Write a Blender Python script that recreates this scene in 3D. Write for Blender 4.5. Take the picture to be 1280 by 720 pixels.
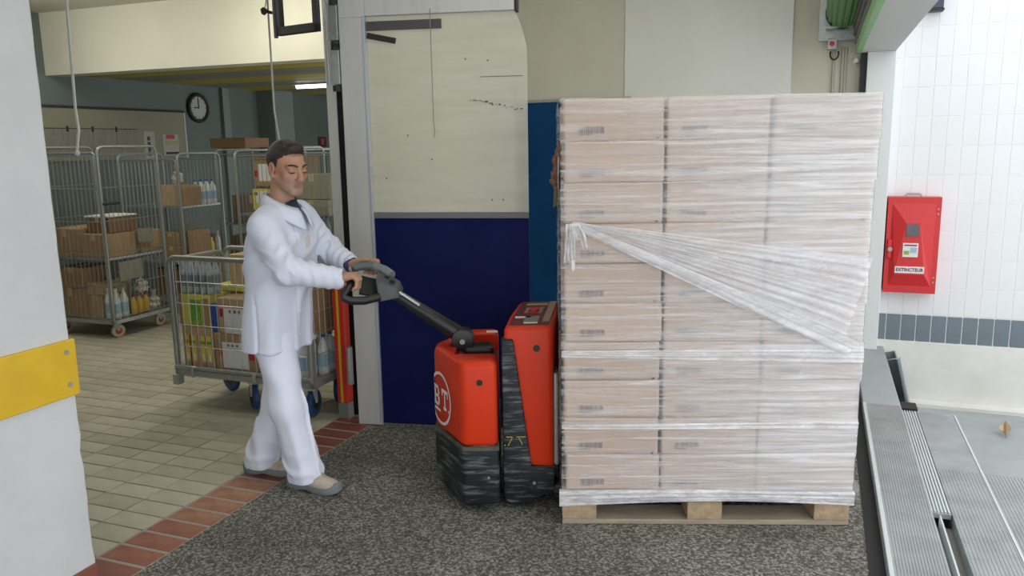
import bpy, bmesh, math, random
import numpy as np
from mathutils import Vector, Matrix
random.seed(7)
rng = np.random.default_rng(11)
for o in list(bpy.data.objects): bpy.data.objects.remove(o)
S = bpy.context.scene
COL = S.collection

# ------------------------------------------------------------------ camera
CAM_H = 1.6
PITCH = math.atan(180.0 / 1000.0); ROLL = math.atan(0.0157)
_F = Vector((0, math.cos(PITCH), -math.sin(PITCH))); _U0 = Vector((0, math.sin(PITCH), math.cos(PITCH))); _R0 = Vector((1, 0, 0))
_R = _R0 * math.cos(ROLL) - _U0 * math.sin(ROLL); _U = _U0 * math.cos(ROLL) + _R0 * math.sin(ROLL)
cam_d = bpy.data.cameras.new('camera'); cam = bpy.data.objects.new('camera', cam_d); COL.objects.link(cam)
cam_d.sensor_width = 36; cam_d.lens = 36 * 1000.0 / 1280.0; cam_d.clip_start = 0.05
M = Matrix((( _R.x, _U.x, -_F.x, 0), (_R.y, _U.y, -_F.y, 0), (_R.z, _U.z, -_F.z, CAM_H), (0, 0, 0, 1)))
cam.matrix_world = M
S.camera = cam
# ------------------------------------------------------------------ sky, light, exposure
W = bpy.data.worlds.new('overcast_sky'); S.world = W; W.use_nodes = True
bg = W.node_tree.nodes['Background']; bg.inputs[0].default_value = (0.93, 0.965, 1.0, 1); bg.inputs[1].default_value = 1.5
S.view_settings.view_transform = 'Standard'; S.view_settings.look = 'None'; S.view_settings.gamma = 1.0
S.view_settings.exposure = 0.56
try: S.view_settings.use_curve_mapping = False
except Exception: pass

# ------------------------------------------------------------------ frames: world X right, Y ahead; building axes a (along the opening wall) and b (across)
TH = math.radians(21.0)
ROT = -TH
def wp(a, b, z=0.0):
    return Vector((a * math.sin(TH) + b * math.cos(TH), a * math.cos(TH) - b * math.sin(TH), z))

# ------------------------------------------------------------------ materials
MATS = {}
def mat(name, col, rough=0.6, metal=0.0, col2=None, scale=8.0, detail=4.0, bump=0.0, bscale=None, stretch=(1, 1, 1), spec=0.5, lo=0.35, hi=0.65, emit=None, estr=0.0, alpha=None, trans=0.0):
    if name in MATS: return MATS[name]
    m = bpy.data.materials.new(name); m.use_nodes = True; MATS[name] = m
    nt = m.node_tree; N = nt.nodes; L = nt.links; p = N['Principled BSDF']
    p.inputs['Base Color'].default_value = (*col, 1); p.inputs['Roughness'].default_value = rough; p.inputs['Metallic'].default_value = metal
    p.inputs['Specular IOR Level'].default_value = spec
    if trans: p.inputs['Transmission Weight'].default_value = trans
    if emit: p.inputs['Emission Color'].default_value = (*emit, 1); p.inputs['Emission Strength'].default_value = estr
    if col2 is not None or bump:
        tc = N.new('ShaderNodeTexCoord'); mp = N.new('ShaderNodeMapping'); mp.inputs['Scale'].default_value = stretch
        L.new(tc.outputs['Object'], mp.inputs['Vector'])
    if col2 is not None:
        n = N.new('ShaderNodeTexNoise'); n.inputs['Scale'].default_value = scale; n.inputs['Detail'].default_value = detail; n.inputs['Roughness'].default_value = 0.6
        L.new(mp.outputs[0], n.inputs['Vector'])
        r = N.new('ShaderNodeValToRGB'); r.color_ramp.elements[0].position = lo; r.color_ramp.elements[1].position = hi
        r.color_ramp.elements[0].color = (*col, 1); r.color_ramp.elements[1].color = (*col2, 1)
        L.new(n.outputs['Fac'], r.inputs[0]); L.new(r.outputs[0], p.inputs['Base Color'])
    if bump:
        n2 = N.new('ShaderNodeTexNoise'); n2.inputs['Scale'].default_value = bscale or scale * 4; n2.inputs['Detail'].default_value = 5
        L.new(mp.outputs[0], n2.inputs['Vector'])
        b = N.new('ShaderNodeBump'); b.inputs['Strength'].default_value = bump; b.inputs['Distance'].default_value = 0.01
        L.new(n2.outputs['Fac'], b.inputs['Height']); L.new(b.outputs[0], p.inputs['Normal'])
    return m

m_aspha = mat('exposed_aggregate_concrete', (0.16, 0.145, 0.125), 0.85)
def _agg(m):
    nt = m.node_tree; N = nt.nodes; L = nt.links; p = N['Principled BSDF']
    tc = N.new('ShaderNodeTexCoord'); v = N.new('ShaderNodeTexVoronoi'); v.inputs['Scale'].default_value = 115
    L.new(tc.outputs['Object'], v.inputs['Vector'])
    r = N.new('ShaderNodeValToRGB'); e = r.color_ramp.elements; e[0].position = 0.0; e[0].color = (0.05, 0.048, 0.04, 1); e[1].position = 1.0; e[1].color = (0.34, 0.33, 0.29, 1)
    x = e.new(0.5); x.color = (0.125, 0.12, 0.10, 1)
    sep = N.new('ShaderNodeSeparateColor'); L.new(v.outputs['Color'], sep.inputs[0]); L.new(sep.outputs[0], r.inputs[0])
    n = N.new('ShaderNodeTexNoise'); n.inputs['Scale'].default_value = 1.7; n.inputs['Detail'].default_value = 5; L.new(tc.outputs['Object'], n.inputs['Vector'])
    r2 = N.new('ShaderNodeValToRGB'); r2.color_ramp.elements[0].position = .35; r2.color_ramp.elements[0].color = (.72, .72, .72, 1); r2.color_ramp.elements[1].position = .65; r2.color_ramp.elements[1].color = (1.15, 1.15, 1.15, 1)
    L.new(n.outputs['Fac'], r2.inputs[0])
    mx = N.new('ShaderNodeMix'); mx.data_type = 'RGBA'; mx.blend_type = 'MULTIPLY'; mx.inputs[0].default_value = 1
    L.new(r.outputs[0], mx.inputs[6]); L.new(r2.outputs[0], mx.inputs[7]); L.new(mx.outputs[2], p.inputs['Base Color'])
    b = N.new('ShaderNodeBump'); b.inputs['Strength'].default_value = .6; b.inputs['Distance'].default_value = .004
    L.new(v.outputs['Distance'], b.inputs['Height']); b.invert = True; L.new(b.outputs[0], p.inputs['Normal'])
_agg(m_aspha)
m_grout = mat('floor_grout', (0.20, 0.185, 0.15), 0.9, col2=(0.14, 0.13, 0.11), scale=6)
m_tileA = mat('clinker_tile_a', (0.53, 0.50, 0.39), 0.5, col2=(0.43, 0.405, 0.31), scale=5, bump=.15)
m_tileB = mat('clinker_tile_b', (0.48, 0.45, 0.35), 0.5, col2=(0.38, 0.355, 0.27), scale=6, bump=.15)
m_tileC = mat('clinker_tile_c', (0.57, 0.54, 0.43), 0.5, col2=(0.47, 0.44, 0.345), scale=4, bump=.15)
m_brA = mat('red_brick_a', (0.34, 0.125, 0.07), 0.6, col2=(0.24, 0.08, 0.05), scale=9, bump=.3)
m_brB = mat('red_brick_b', (0.40, 0.21, 0.12), 0.6, col2=(0.28, 0.11, 0.06), scale=12, bump=.3)
m_brC = mat('red_brick_c', (0.27, 0.085, 0.055), 0.6, col2=(0.2, 0.07, 0.05), scale=9, bump=.3)
m_white = mat('white_paint', (0.68, 0.69, 0.70), 0.6, col2=(0.61, 0.62, 0.63), scale=3, bump=.25, bscale=14)
m_cream = mat('cream_wall_paint', (0.72, 0.69, 0.57), 0.6, col2=(0.67, 0.64, 0.53), scale=2.2, bump=.08)
m_cream2 = mat('warm_white_panel', (0.84, 0.84, 0.78), 0.55, col2=(0.80, 0.80, 0.74), scale=2)
m_creamd = mat('stained_cream_wall', (0.66, 0.63, 0.51), 0.65, col2=(0.45, 0.43, 0.35), scale=2.6, lo=.45, hi=.85, stretch=(1, 1, .5), bump=.08)
m_lintel = mat('lintel_cream', (0.76, 0.74, 0.62), 0.6, col2=(0.70, 0.68, 0.57), scale=1.3)
m_room = mat('blue_grey_wall', (0.125, 0.16, 0.148), 0.6, col2=(0.11, 0.14, 0.13), scale=2)
m_roomlt = mat('pale_grey_wall', (0.19, 0.225, 0.215), 0.6)
m_ceil = mat('ceiling_plaster', (0.66, 0.63, 0.54), 0.8)
m_yel = mat('mustard_ceiling_plank', (0.48, 0.40, 0.045), 0.45)
m_gryp = mat('grey_ceiling_plank', (0.24, 0.25, 0.21), 0.5)
m_yband = mat('yellow_bumper_paint', (0.76, 0.49, 0.02), 0.45, col2=(0.70, 0.43, 0.02), scale=10)
m_steel = mat('brushed_steel', (0.66, 0.66, 0.64), 0.5, metal=.15, col2=(0.60, 0.60, 0.58), scale=14, stretch=(1, 1, .1))
m_alu = mat('ribbed_aluminium', (0.42, 0.445, 0.445), 0.45, metal=.45, col2=(0.31, 0.335, 0.335), scale=5)
m_alul = mat('pale_aluminium_edge', (0.64, 0.69, 0.69), 0.4, metal=.4)
m_galv = mat('galvanised_steel', (0.46, 0.48, 0.47), 0.4, metal=.6, col2=(0.38, 0.40, 0.39), scale=30)
m_wire = mat('galvanised_wire', (0.26, 0.28, 0.26), 0.45, metal=.4)
m_chrome = mat('zinc_tube', (0.34, 0.36, 0.34), 0.34, metal=.5)
m_black = mat('black_paint', (0.012, 0.012, 0.013), 0.5)
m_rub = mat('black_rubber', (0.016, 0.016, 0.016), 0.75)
m_dark = mat('dark_grime', (0.03, 0.03, 0.028), 0.8)
m_bluedoor = mat('blue_door', (0.003, 0.055, 0.17), 0.5, col2=(0.003, 0.045, 0.14), scale=3, spec=.15)
m_pvcblue = mat('navy_rubber_sheet', (0.004, 0.008, 0.070), 0.6, col2=(0.006, 0.012, 0.090), scale=2.5, bump=.05, bscale=4, spec=.12)
m_red = mat('truck_red', (0.66, 0.040, 0.007), 0.42, col2=(0.60, 0.034, 0.007), scale=4, spec=.3)
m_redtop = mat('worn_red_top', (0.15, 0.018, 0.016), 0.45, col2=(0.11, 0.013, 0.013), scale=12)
m_bump = mat('scuffed_black_steel', (0.010, 0.013, 0.016), 0.5, col2=(0.22, 0.245, 0.26), scale=6, detail=12, stretch=(1.0, 1.0, 8), lo=.50, hi=.76, bump=.25, spec=.35)
m_redcab = mat('cabinet_red', (0.60, 0.022, 0.024), 0.4)
m_redpost = mat('post_red', (0.58, 0.035, 0.02), 0.45)
m_redwheel = mat('wheel_hub_red', (0.42, 0.05, 0.04), 0.5)
m_bluewheel = mat('blue_wheel', (0.02, 0.08, 0.22), 0.5)
m_tyre = mat('pale_tyre', (0.56, 0.50, 0.43), 0.6)
m_green = mat('shutter_green', (0.06, 0.27, 0.045), 0.5, col2=(0.045, 0.21, 0.035), scale=9, stretch=(1, .2, 1))
m_greenl = mat('shutter_green_edge', (0.20, 0.50, 0.16), 0.5, col2=(0.35, 0.55, 0.32), scale=25)
m_beam = mat('white_painted_beam', (0.62, 0.62, 0.61), 0.6)
m_wtile = mat('white_glazed_tile', (0.77, 0.78, 0.785), 0.35, col2=(0.755, 0.765, 0.77), scale=3)
m_gtile = mat('grey_glazed_tile', (0.17, 0.21, 0.235), 0.35, col2=(0.15, 0.185, 0.21), scale=3)
m_wgrout = mat('white_grout', (0.86, 0.865, 0.87), 0.8)
m_plinth = mat('cream_plinth', (0.76, 0.75, 0.70), 0.8, col2=(0.66, 0.65, 0.60), scale=2.5, bump=.3, bscale=6)
m_yard = mat('yard_concrete', (0.42, 0.44, 0.44), 0.8, col2=(0.33, 0.35, 0.35), scale=3, bump=.2, bscale=40)
m_card = mat('cardboard', (0.42, 0.27, 0.14), 0.75, col2=(0.37, 0.235, 0.12), scale=5)
m_cardd = mat('dark_cardboard', (0.25, 0.145, 0.07), 0.75, col2=(0.21, 0.12, 0.06), scale=5)
m_cardl = mat('light_cardboard', (0.52, 0.37, 0.21), 0.75, col2=(0.47, 0.33, 0.18), scale=5)
m_carton = mat('tan_carton', (0.51, 0.395, 0.32), 0.7, col2=(0.48, 0.37, 0.295), scale=4, stretch=(1, 1, 1))
m_carton2 = mat('tan_carton_pale', (0.54, 0.42, 0.345), 0.7, col2=(0.50, 0.385, 0.31), scale=4)
m_tape = mat('packing_tape', (0.56, 0.43, 0.26), 0.35)
m_ink = mat('faded_print_ink', (0.20, 0.18, 0.19), 0.6)
m_paper = mat('white_paper', (0.74, 0.74, 0.72), 0.7); m_paperd = mat('dull_white_paper', (0.36, 0.37, 0.34), 0.7)
m_paperg = mat('grey_paper', (0.25, 0.245, 0.205), 0.7, col2=(0.20, 0.195, 0.165), scale=8, stretch=(1, 4, 1))
m_board = mat('pin_board_cream', (0.25, 0.24, 0.17), 0.7)
m_bottle = mat('milky_plastic', (0.72, 0.73, 0.72), 0.35)
m_clearb = mat('clear_plastic_bottle', (0.52, 0.57, 0.58), 0.2, col2=(0.34, 0.38, 0.40), scale=30)
m_capblue = mat('blue_cap', (0.03, 0.10, 0.38), 0.4)
m_lblue = mat('pale_blue_label', (0.33, 0.50, 0.62), 0.5)
m_yellowp = mat('yellow_print', (0.75, 0.60, 0.10), 0.5, col2=(0.60, 0.62, 0.14), scale=10)
m_greenp = mat('green_print', (0.10, 0.36, 0.06), 0.5, col2=(0.30, 0.42, 0.05), scale=14)
m_bluep = mat('blue_pack', (0.04, 0.11, 0.40), 0.4, col2=(0.03, 0.07, 0.28), scale=10)
m_redp = mat('red_print', (0.42, 0.03, 0.04), 0.5)
m_sack = mat('white_sack', (0.62, 0.60, 0.54), 0.5, bump=.4, bscale=25)
m_wood = mat('pallet_wood', (0.40, 0.33, 0.25), 0.8, col2=(0.29, 0.24, 0.185), scale=6, stretch=(1, 9, 9), bump=.3)
m_woodb = mat('pallet_block_wood', (0.46, 0.34, 0.21), 0.85, col2=(0.33, 0.24, 0.15), scale=22, bump=.5)
m_cloth = mat('white_cotton', (0.74, 0.785, 0.91), 0.85, spec=.2)
m_cloth2 = mat('white_cotton_trousers', (0.80, 0.84, 0.97), 0.85, spec=.2)
m_purple = mat('purple_knit', (0.10, 0.07, 0.20), 0.9)
m_navyshirt = mat('navy_shirt', (0.03, 0.035, 0.07), 0.9)
m_hair = mat('dark_brown_hair', (0.022, 0.014, 0.010), 0.6, col2=(0.05, 0.033, 0.023), scale=60, stretch=(1, 1, 1), bump=.5, bscale=140)
m_shoe = mat('worn_beige_leather', (0.52, 0.47, 0.38), 0.6, col2=(0.36, 0.31, 0.23), scale=22, bump=.2)
m_sole = mat('grey_rubber_sole', (0.20, 0.225, 0.23), 0.6)
m_cord = mat('white_cord', (0.74, 0.74, 0.72), 0.7)
m_eye = mat('eye_white', (0.55, 0.50, 0.46), 0.25)
m_iris = mat('dark_iris', (0.03, 0.02, 0.015), 0.2)
m_grip = mat('dark_grey_plastic', (0.075, 0.085, 0.088), 0.5, col2=(0.055, 0.062, 0.065), scale=10)
m_till = mat('black_tiller_plastic', (0.012, 0.013, 0.013), 0.4)
m_lampon = mat('lit_lamp', (1, 1, 1), emit=(1.0, 1.0, 0.96), estr=3)
m_sign = mat('lit_green_sign', (.5, .8, .5), emit=(0.6, 1.0, 0.65), estr=.5)
m_glass = mat('dark_window_glass', (0.10, 0.09, 0.10), 0.12)
m_bluebox = mat('dark_blue_box', (0.035, 0.055, 0.085), 0.5)
m_tub = mat('smoky_grey_plastic', (0.20, 0.235, 0.26), 0.3)
m_brownp = mat('crumpled_brown_paper', (0.26, 0.13, 0.075), 0.8, col2=(0.17, 0.08, 0.05), scale=14)
m_mirror = mat('mirror_glass', (0.85, 0.83, 0.76), 0.08, metal=1.0)

def film_mat(name, base, gain, sx, sz, lo, hi, wide=0.0):
    m = bpy.data.materials.new(name); m.use_nodes = True; MATS[name] = m
    nt = m.node_tree; N = nt.nodes; L = nt.links; p = N['Principled BSDF']; out = N['Material Output']
    p.inputs['Base Color'].default_value = (0.90, 0.89, 0.91, 1); p.inputs['Roughness'].default_value = 0.26; p.inputs['Specular IOR Level'].default_value = .6
    tc = N.new('ShaderNodeTexCoord'); mp = N.new('ShaderNodeMapping'); mp.inputs['Scale'].default_value = (sx, sx, sz); L.new(tc.outputs['Object'], mp.inputs[0])
    n = N.new('ShaderNodeTexNoise'); n.inputs['Scale'].default_value = 1; n.inputs['Detail'].default_value = 8; n.inputs['Roughness'].default_value = .68; n.inputs['Distortion'].default_value = .5
    L.new(mp.outputs[0], n.inputs['Vector'])
    r = N.new('ShaderNodeMapRange'); r.inputs[1].default_value = lo; r.inputs[2].default_value = hi; r.inputs[3].default_value = base; r.inputs[4].default_value = base + gain
    L.new(n.outputs['Fac'], r.inputs[0])
    fac = r.outputs[0]
    if wide:   # film turns whiter and less clear towards the far end of the wrap
        sp = N.new('ShaderNodeSeparateXYZ'); L.new(tc.outputs['Object'], sp.inputs[0])
        mr = N.new('ShaderNodeMapRange'); mr.inputs[1].default_value = .2; mr.inputs[2].default_value = .95; mr.inputs[3].default_value = 0; mr.inputs[4].default_value = wide; L.new(sp.outputs[0], mr.inputs[0])
        ad = N.new('ShaderNodeMath'); ad.operation = 'ADD'; L.new(fac, ad.inputs[0]); L.new(mr.outputs[0], ad.inputs[1]); ad.use_clamp = True; fac = ad.outputs[0]
    tr = N.new('ShaderNodeBsdfTransparent'); mx = N.new('ShaderNodeMixShader')
    L.new(fac, mx.inputs[0]); L.new(tr.outputs[0], mx.inputs[1]); L.new(p.outputs[0], mx.inputs[2]); L.new(mx.outputs[0], out.inputs[0])
    b = N.new('ShaderNodeBump'); b.inputs['Strength'].default_value = .9; b.inputs['Distance'].default_value = .012; L.new(n.outputs['Fac'], b.inputs['Height']); L.new(b.outputs[0], p.inputs['Normal'])
    return m
m_film = film_mat('stretch_film', .06, .66, 1.5, 40, .44, .78, .35)
m_film2 = film_mat('bunched_stretch_film', .30, .45, 5, 16, .35, .65)

def sheet_mat(name):   # yellowed clear PVC sheet, scratched
    m = bpy.data.materials.new(name); m.use_nodes = True; MATS[name] = m
    nt = m.node_tree; N = nt.nodes; L = nt.links; p = N['Principled BSDF']; out = N['Material Output']
    p.inputs['Base Color'].default_value = (0.80, 0.79, 0.71, 1); p.inputs['Roughness'].default_value = 0.3
    tc = N.new('ShaderNodeTexCoord'); mp = N.new('ShaderNodeMapping'); mp.inputs['Scale'].default_value = (1.2, 1.2, 9); L.new(tc.outputs['Object'], mp.inputs[0])
    n = N.new('ShaderNodeTexNoise'); n.inputs['Scale'].default_value = 1; n.inputs['Detail'].default_value = 6; L.new(mp.outputs[0], n.inputs['Vector'])
    r = N.new('ShaderNodeMapRange'); r.inputs[1].default_value = .35; r.inputs[2].default_value = .75; r.inputs[3].default_value = .40; r.inputs[4].default_value = .55; L.new(n.outputs['Fac'], r.inputs[0])
    tr = N.new('ShaderNodeBsdfTransparent'); tr.inputs[0].default_value = (0.95, 0.94, 0.86, 1)
    mx = N.new('ShaderNodeMixShader'); L.new(r.outputs[0], mx.inputs[0]); L.new(tr.outputs[0], mx.inputs[1]); L.new(p.outputs[0], mx.inputs[2]); L.new(mx.outputs[0], out.inputs[0])
    return m
m_pvc = sheet_mat('yellowed_clear_sheet')

def skin_mat():
    m = bpy.data.materials.new('skin'); m.use_nodes = True; MATS['skin'] = m
    nt = m.node_tree; N = nt.nodes; L = nt.links; p = N['Principled BSDF']
    at = N.new('ShaderNodeAttribute'); at.attribute_name = 'tint'; L.new(at.outputs['Color'], p.inputs['Base Color'])
    p.inputs['Roughness'].default_value = .5; p.inputs['Subsurface Weight'].default_value = .08; p.inputs['Subsurface Radius'].default_value = (.012, .005, .003)
    return m
m_skin = skin_mat()

# ------------------------------------------------------------------ mesh helpers
class MB:
    def __init__(s): s.v = []; s.f = []
    def add(s, vs, fs):
        k = len(s.v); s.v += [tuple(x) for x in vs]; s.f += [tuple(i + k for i in f) for f in fs]; return s
    def box(s, c, d, rz=0.0, rot=None):
        x, y, z = d[0] / 2, d[1] / 2, d[2] / 2
        P = [Vector(q) for q in ((-x, -y, -z), (x, -y, -z), (x, y, -z), (-x, y, -z), (-x, -y, z), (x, -y, z), (x, y, z), (-x, y, z))]
        R = rot if rot is not None else Matrix.Rotation(rz, 3, 'Z')
        return s.add([R @ q + Vector(c) for q in P], [(0, 3, 2, 1), (4, 5, 6, 7), (0, 1, 5, 4), (1, 2, 6, 5), (2, 3, 7, 6), (3, 0, 4, 7)])
    def lohi(s, lo, hi):
        return s.box([(a + b) / 2 for a, b in zip(lo, hi)], [b - a for a, b in zip(lo, hi)])
    def tube(s, pts, r, n=6, closed=False, cap=True):
        pts = [Vector(p) for p in pts]; K = len(pts); rings = []; up = None
        rr = r if hasattr(r, '__len__') else [r] * K
        for i, p in enumerate(pts):
            if closed: t = pts[(i + 1) % K] - pts[i - 1]
            else: t = pts[min(i + 1, K - 1)] - pts[max(i - 1, 0)]
            t.normalize()
            if up is None:
                up = Vector((0, 0, 1)) if abs(t.z) < .9 else Vector((1, 0, 0))
            u = up - t * up.dot(t); u.normalize(); w = t.cross(u); up = u
            rings.append([p + (u * math.cos(2 * math.pi * j / n) + w * math.sin(2 * math.pi * j / n)) * rr[i] for j in range(n)])
        vs = [q for R in rings for q in R]; fs = []
        for i in range(K if closed else K - 1):
            i2 = (i + 1) % K
            for j in range(n): fs.append((i * n + j, i * n + (j + 1) % n, i2 * n + (j + 1) % n, i2 * n + j))
        if not closed and cap: fs += [tuple(range(n))[::-1], tuple((K - 1) * n + j for j in range(n))]
        return s.add(vs, fs)
    def cyl(s, c, axis, r, h, n=16):
        a = Vector(axis).normalized(); c = Vector(c); return s.tube([c - a * h / 2, c + a * h / 2], r, n)
    def lathe(s, c, prof, n=12):
        vs = []; fs = []; c = Vector(c)
        for r, z in prof: vs += [c + Vector((r * math.cos(2 * math.pi * j / n), r * math.sin(2 * math.pi * j / n), z)) for j in range(n)]
        K = len(prof)
        for i in range(K - 1):
            for j in range(n): fs.append((i * n + j, i * n + (j + 1) % n, (i + 1) * n + (j + 1) % n, (i + 1) * n + j))
        fs += [tuple(range(n))[::-1], tuple((K - 1) * n + j for j in range(n))]
        return s.add(vs, fs)
    def prism(s, poly, z0, z1):
        n = len(poly); vs = [(x, y, z0) for x, y in poly] + [(x, y, z1) for x, y in poly]
        return s.add(vs, [tuple(range(n))[::-1], tuple(range(n, 2 * n))] + [(i, (i + 1) % n, n + (i + 1) % n, n + i) for i in range(n)])
    def prism_xz(s, poly, y0, y1):
        n = len(poly); vs = [(x, y0, z) for x, z in poly] + [(x, y1, z) for x, z in poly]
        return s.add(vs, [tuple(range(n)), tuple(range(n, 2 * n))[::-1]] + [(i, n + i, n + (i + 1) % n, (i + 1) % n) for i in range(n)])
    def data(s, name, m, bevel=0.0, seg=2, smooth=False, angle=None):
        me = bpy.data.meshes.new(name); me.from_pydata(s.v, [], s.f)
        bm = bmesh.new(); bm.from_mesh(me)
        bmesh.ops.recalc_face_normals(bm, faces=bm.faces)
        if bevel:
            es = [e for e in bm.edges if len(e.link_faces) == 2 and e.calc_face_angle(0) > .5]
            bmesh.ops.bevel(bm, geom=es, offset=bevel, segments=seg, affect='EDGES', profile=.5, clamp_overlap=True)
        bm.to_mesh(me); bm.free()
        if m is not None: me.materials.append(m)
        if smooth:
            for p in me.polygons: p.use_smooth = True
        elif angle:
            me.shade_smooth() if hasattr(me, 'shade_smooth') else None
            try: me.set_sharp_from_angle(angle=angle)
            except Exception: pass
        return me

def tag(o, label=None, cat=None, group=None, kind=None):
    if label: o['label'] = label
    if cat: o['category'] = cat
    if group: o['group'] = group
    if kind: o['kind'] = kind
    return o
def link(name, data, parent=None, loc=None, rz=None):
    o = bpy.data.objects.new(name, data); COL.objects.link(o)
    if parent is not None: o.parent = parent
    if loc is not None: o.location = loc
    if rz is not None: o.rotation_euler = (0, 0, rz)
    return o
def obj(name, mb, m, parent=None, loc=None, rz=None, **k):
    return link(name, mb.data(name, m, **k), parent, loc, rz)
def empty(name, label, cat, loc=(0, 0, 0), rz=0.0, group=None):
    o = link(name, None, None, loc, rz); o.empty_display_size = .1
    return tag(o, label, cat, group)
def copy_tree(o, parent=None):
    c = o.copy(); COL.objects.link(c)
    if parent is not None: c.parent = parent
    for ch in o.children: copy_tree(ch, c)
    return c
def struct(name, mb, m, **k):   # a piece of the setting, in building axes (x = b, y = a)
    o = obj(name, mb, m, None, (0, 0, 0), ROT, **k); o['kind'] = 'structure'; return o
def bez(p0, p1, p2, n=8):
    p0, p1, p2 = Vector(p0), Vector(p1), Vector(p2)
    return [p0 * (1 - t) ** 2 + p1 * 2 * t * (1 - t) + p2 * t * t for t in [i / n for i in range(n + 1)]]

# ================================================================== THE SETTING
floor = struct('floor', MB().lohi((-2.375, -4.0, -.2), (.30, 6.6, 0)), m_aspha)
obj('tile_bed', MB().lohi((-7.1, -1.2, -.2), (-2.375, 11.6, -.006)), m_grout, floor)
# clinker tiles, 12 x 23.5 cm, laid in a straight bond; the nearest ones are single parts, the rest one part
def cam_px(a, b, z=0):
    P = wp(a, b, z) - Vector((0, 0, CAM_H)); w = P.dot(_F)
    if w < .1: return None
    return 640 + 1000 * P.dot(_R) / w, 360 - 1000 * P.dot(_U) / w, w
tiles = []
ia = 0
for i in range(-10, 80):
    for j in range(0, 19):
        a = 2.285 + .12 * i + .06; b = -2.63 - .235 * j - .1175
        q = cam_px(a, b); 
        tiles.append((a, b, q))
near = [t for t in tiles if t[2] and 85 < t[2][0] < 470 and 405 < t[2][1] < 730]
near.sort(key=lambda t: t[2][2]); near = near[:300]
nearset = set((t[0], t[1]) for t in near)
tile_me = [MB().lohi((-.1145, -.057, -.012), (.1145, .057, 0)).data('tile', mm, bevel=.002, seg=1) for mm in (m_tileA, m_tileB, m_tileC)]
for a, b, q in near:
    o = link('tile', random.choice(tile_me), floor, (b, a, random.uniform(-.0008, .0008)))
far = MB()
for a, b, q in tiles:
    if (a, b) not in nearset and a < 11.4: far.lohi((b - .1145, a - .057, -.012), (b + .1145, a + .057, 0))
o = obj('tile_field', far, m_tileB, floor); o['kind'] = 'stuff'
# brick-coloured border strip
br_me = [MB().lohi((-.119, -.0525, -.012), (.119, .0525, .001)).data('brick', mm, bevel=.003, seg=1) for mm in (m_brA, m_brB, m_brC)]
for i in range(-8, 14):
    a = 2.285 + .12 * i + .06
    k = 0 if a < 2.5 else (1 if (a < 3.25) else 2)
    link('brick', br_me[k if random.random() < .75 else random.randrange(3)], floor, (-2.5, a, 0))
obj('brick_mortar', MB().lohi((-2.63, 1.2, -.02), (-2.372, 4.05, -.001)), mat('grey_mortar', (.36, .33, .29), .9), floor)

# opening wall: left pillar, jamb, header and the part beyond the jamb
pil = MB()
zs = [i * .06 for i in range(47)]
edge = [1.992 + rng.normal() * .0024 * (1.3 if z < .65 else .4) for z in zs]
vs = []; fs = []
for z, e in zip(zs, edge): vs += [(-2.42, -1.2, z), (-2.42, e - .012, z), (-2.432, e, z), (-2.62, e, z), (-2.62, -1.2, z)]
for i in range(len(zs) - 1):
    for j in range(5): fs.append((i * 5 + j, i * 5 + (j + 1) % 5, (i + 1) * 5 + (j + 1) % 5, (i + 1) * 5 + j))
fs += [(0, 1, 2, 3, 4), tuple(len(vs) - 5 + j for j in range(5))]
pil.add(vs, fs)
wl = struct('wall_left', pil, m_white)
bp = obj('bumper_plate', MB().lohi((-2.421, -1.2, .755), (-2.405, 1.995, .955)), m_yband, wl, bevel=.004)
for z in (.80, .915): obj('screw', MB().cyl((-2.403, 1.955, z), (1, 0, 0), .0085, .006, 10), m_galv, bp)
for i in range(12): link('brick', MB().lohi((-.006, -.055, 0), (.006, .055, .108)).data('brick', m_brC, bevel=.003, seg=1), wl, (-2.415, 1.93 - .12 * i, .002))
wh = MB().lohi((-2.62, 1.9, 2.78), (-2.42, 4.05, 3.25)).lohi((-2.62, 4.08, 0), (-2.435, 6.6, 3.25))
struct('wall_opening_side', wh, m_cream)
struct('wall_near_inside', MB().lohi((-7.1, -1.3, 0), (-2.42, -1.2, 3.25)), m_room)
jamb = struct('trim_1', MB().lohi((-2.63, 3.97, 0), (-2.572, 3.988, 2.78)), mat('grey_white_jamb', (.70, .72, .67), .55, col2=(.64, .66, .62), scale=3), bevel=.004)
# black gap between jamb and door leaf
struct('trim_2', MB().lohi((-2.62, 3.990, 0), (-2.535, 4.078, 2.78)).lohi((-2.545, 4.03, 0), (-2.44, 4.078, 2.78)), m_black)
# far left wall of the room
wf = struct('wall_room_left', MB().lohi((-7.2, -1.2, 0), (-7.05, 11.6, 3.0)), m_room)
obj('pilaster', MB().lohi((-7.06, 9.0, 0), (-6.78, 9.42, 2.36)), m_roomlt, wf, bevel=.006)
obj('pipe_cover', MB().lohi((-7.06, 8.28, 0), (-7.0, 8.40, 2.36)), m_roomlt, wf)
struct('wall_room_back', MB().lohi((-7.2, 11.5, 0), (-2.4, 11.6, 3.0)), m_room)
struct('trim_3', MB().lohi((-7.05, 5.86, 2.32), (-2.62, 6.06, 2.95)), m_lintel)      # deep cream lintel across the room
struct('ceiling_front', MB().lohi((-7.2, -1.3, 2.90), (-2.50, 5.9, 3.0)), m_ceil)
cp = struct('ceiling_planked', MB().lohi((-7.2, 6.06, 2.40), (-2.50, 11.6, 2.5)), m_dark)
pl_me = [MB().lohi((-2.25, 0, 0), (2.25, .286, .045)).data('plank', mm, bevel=.006, seg=1) for mm in (m_yel, m_gryp)]
for i in range(19):
    k = 0 if (i // 2) % 2 == 0 else 1
    link('plank', pl_me[k], cp, (-4.80, 6.06 + .29 * i, 2.345))
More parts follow.
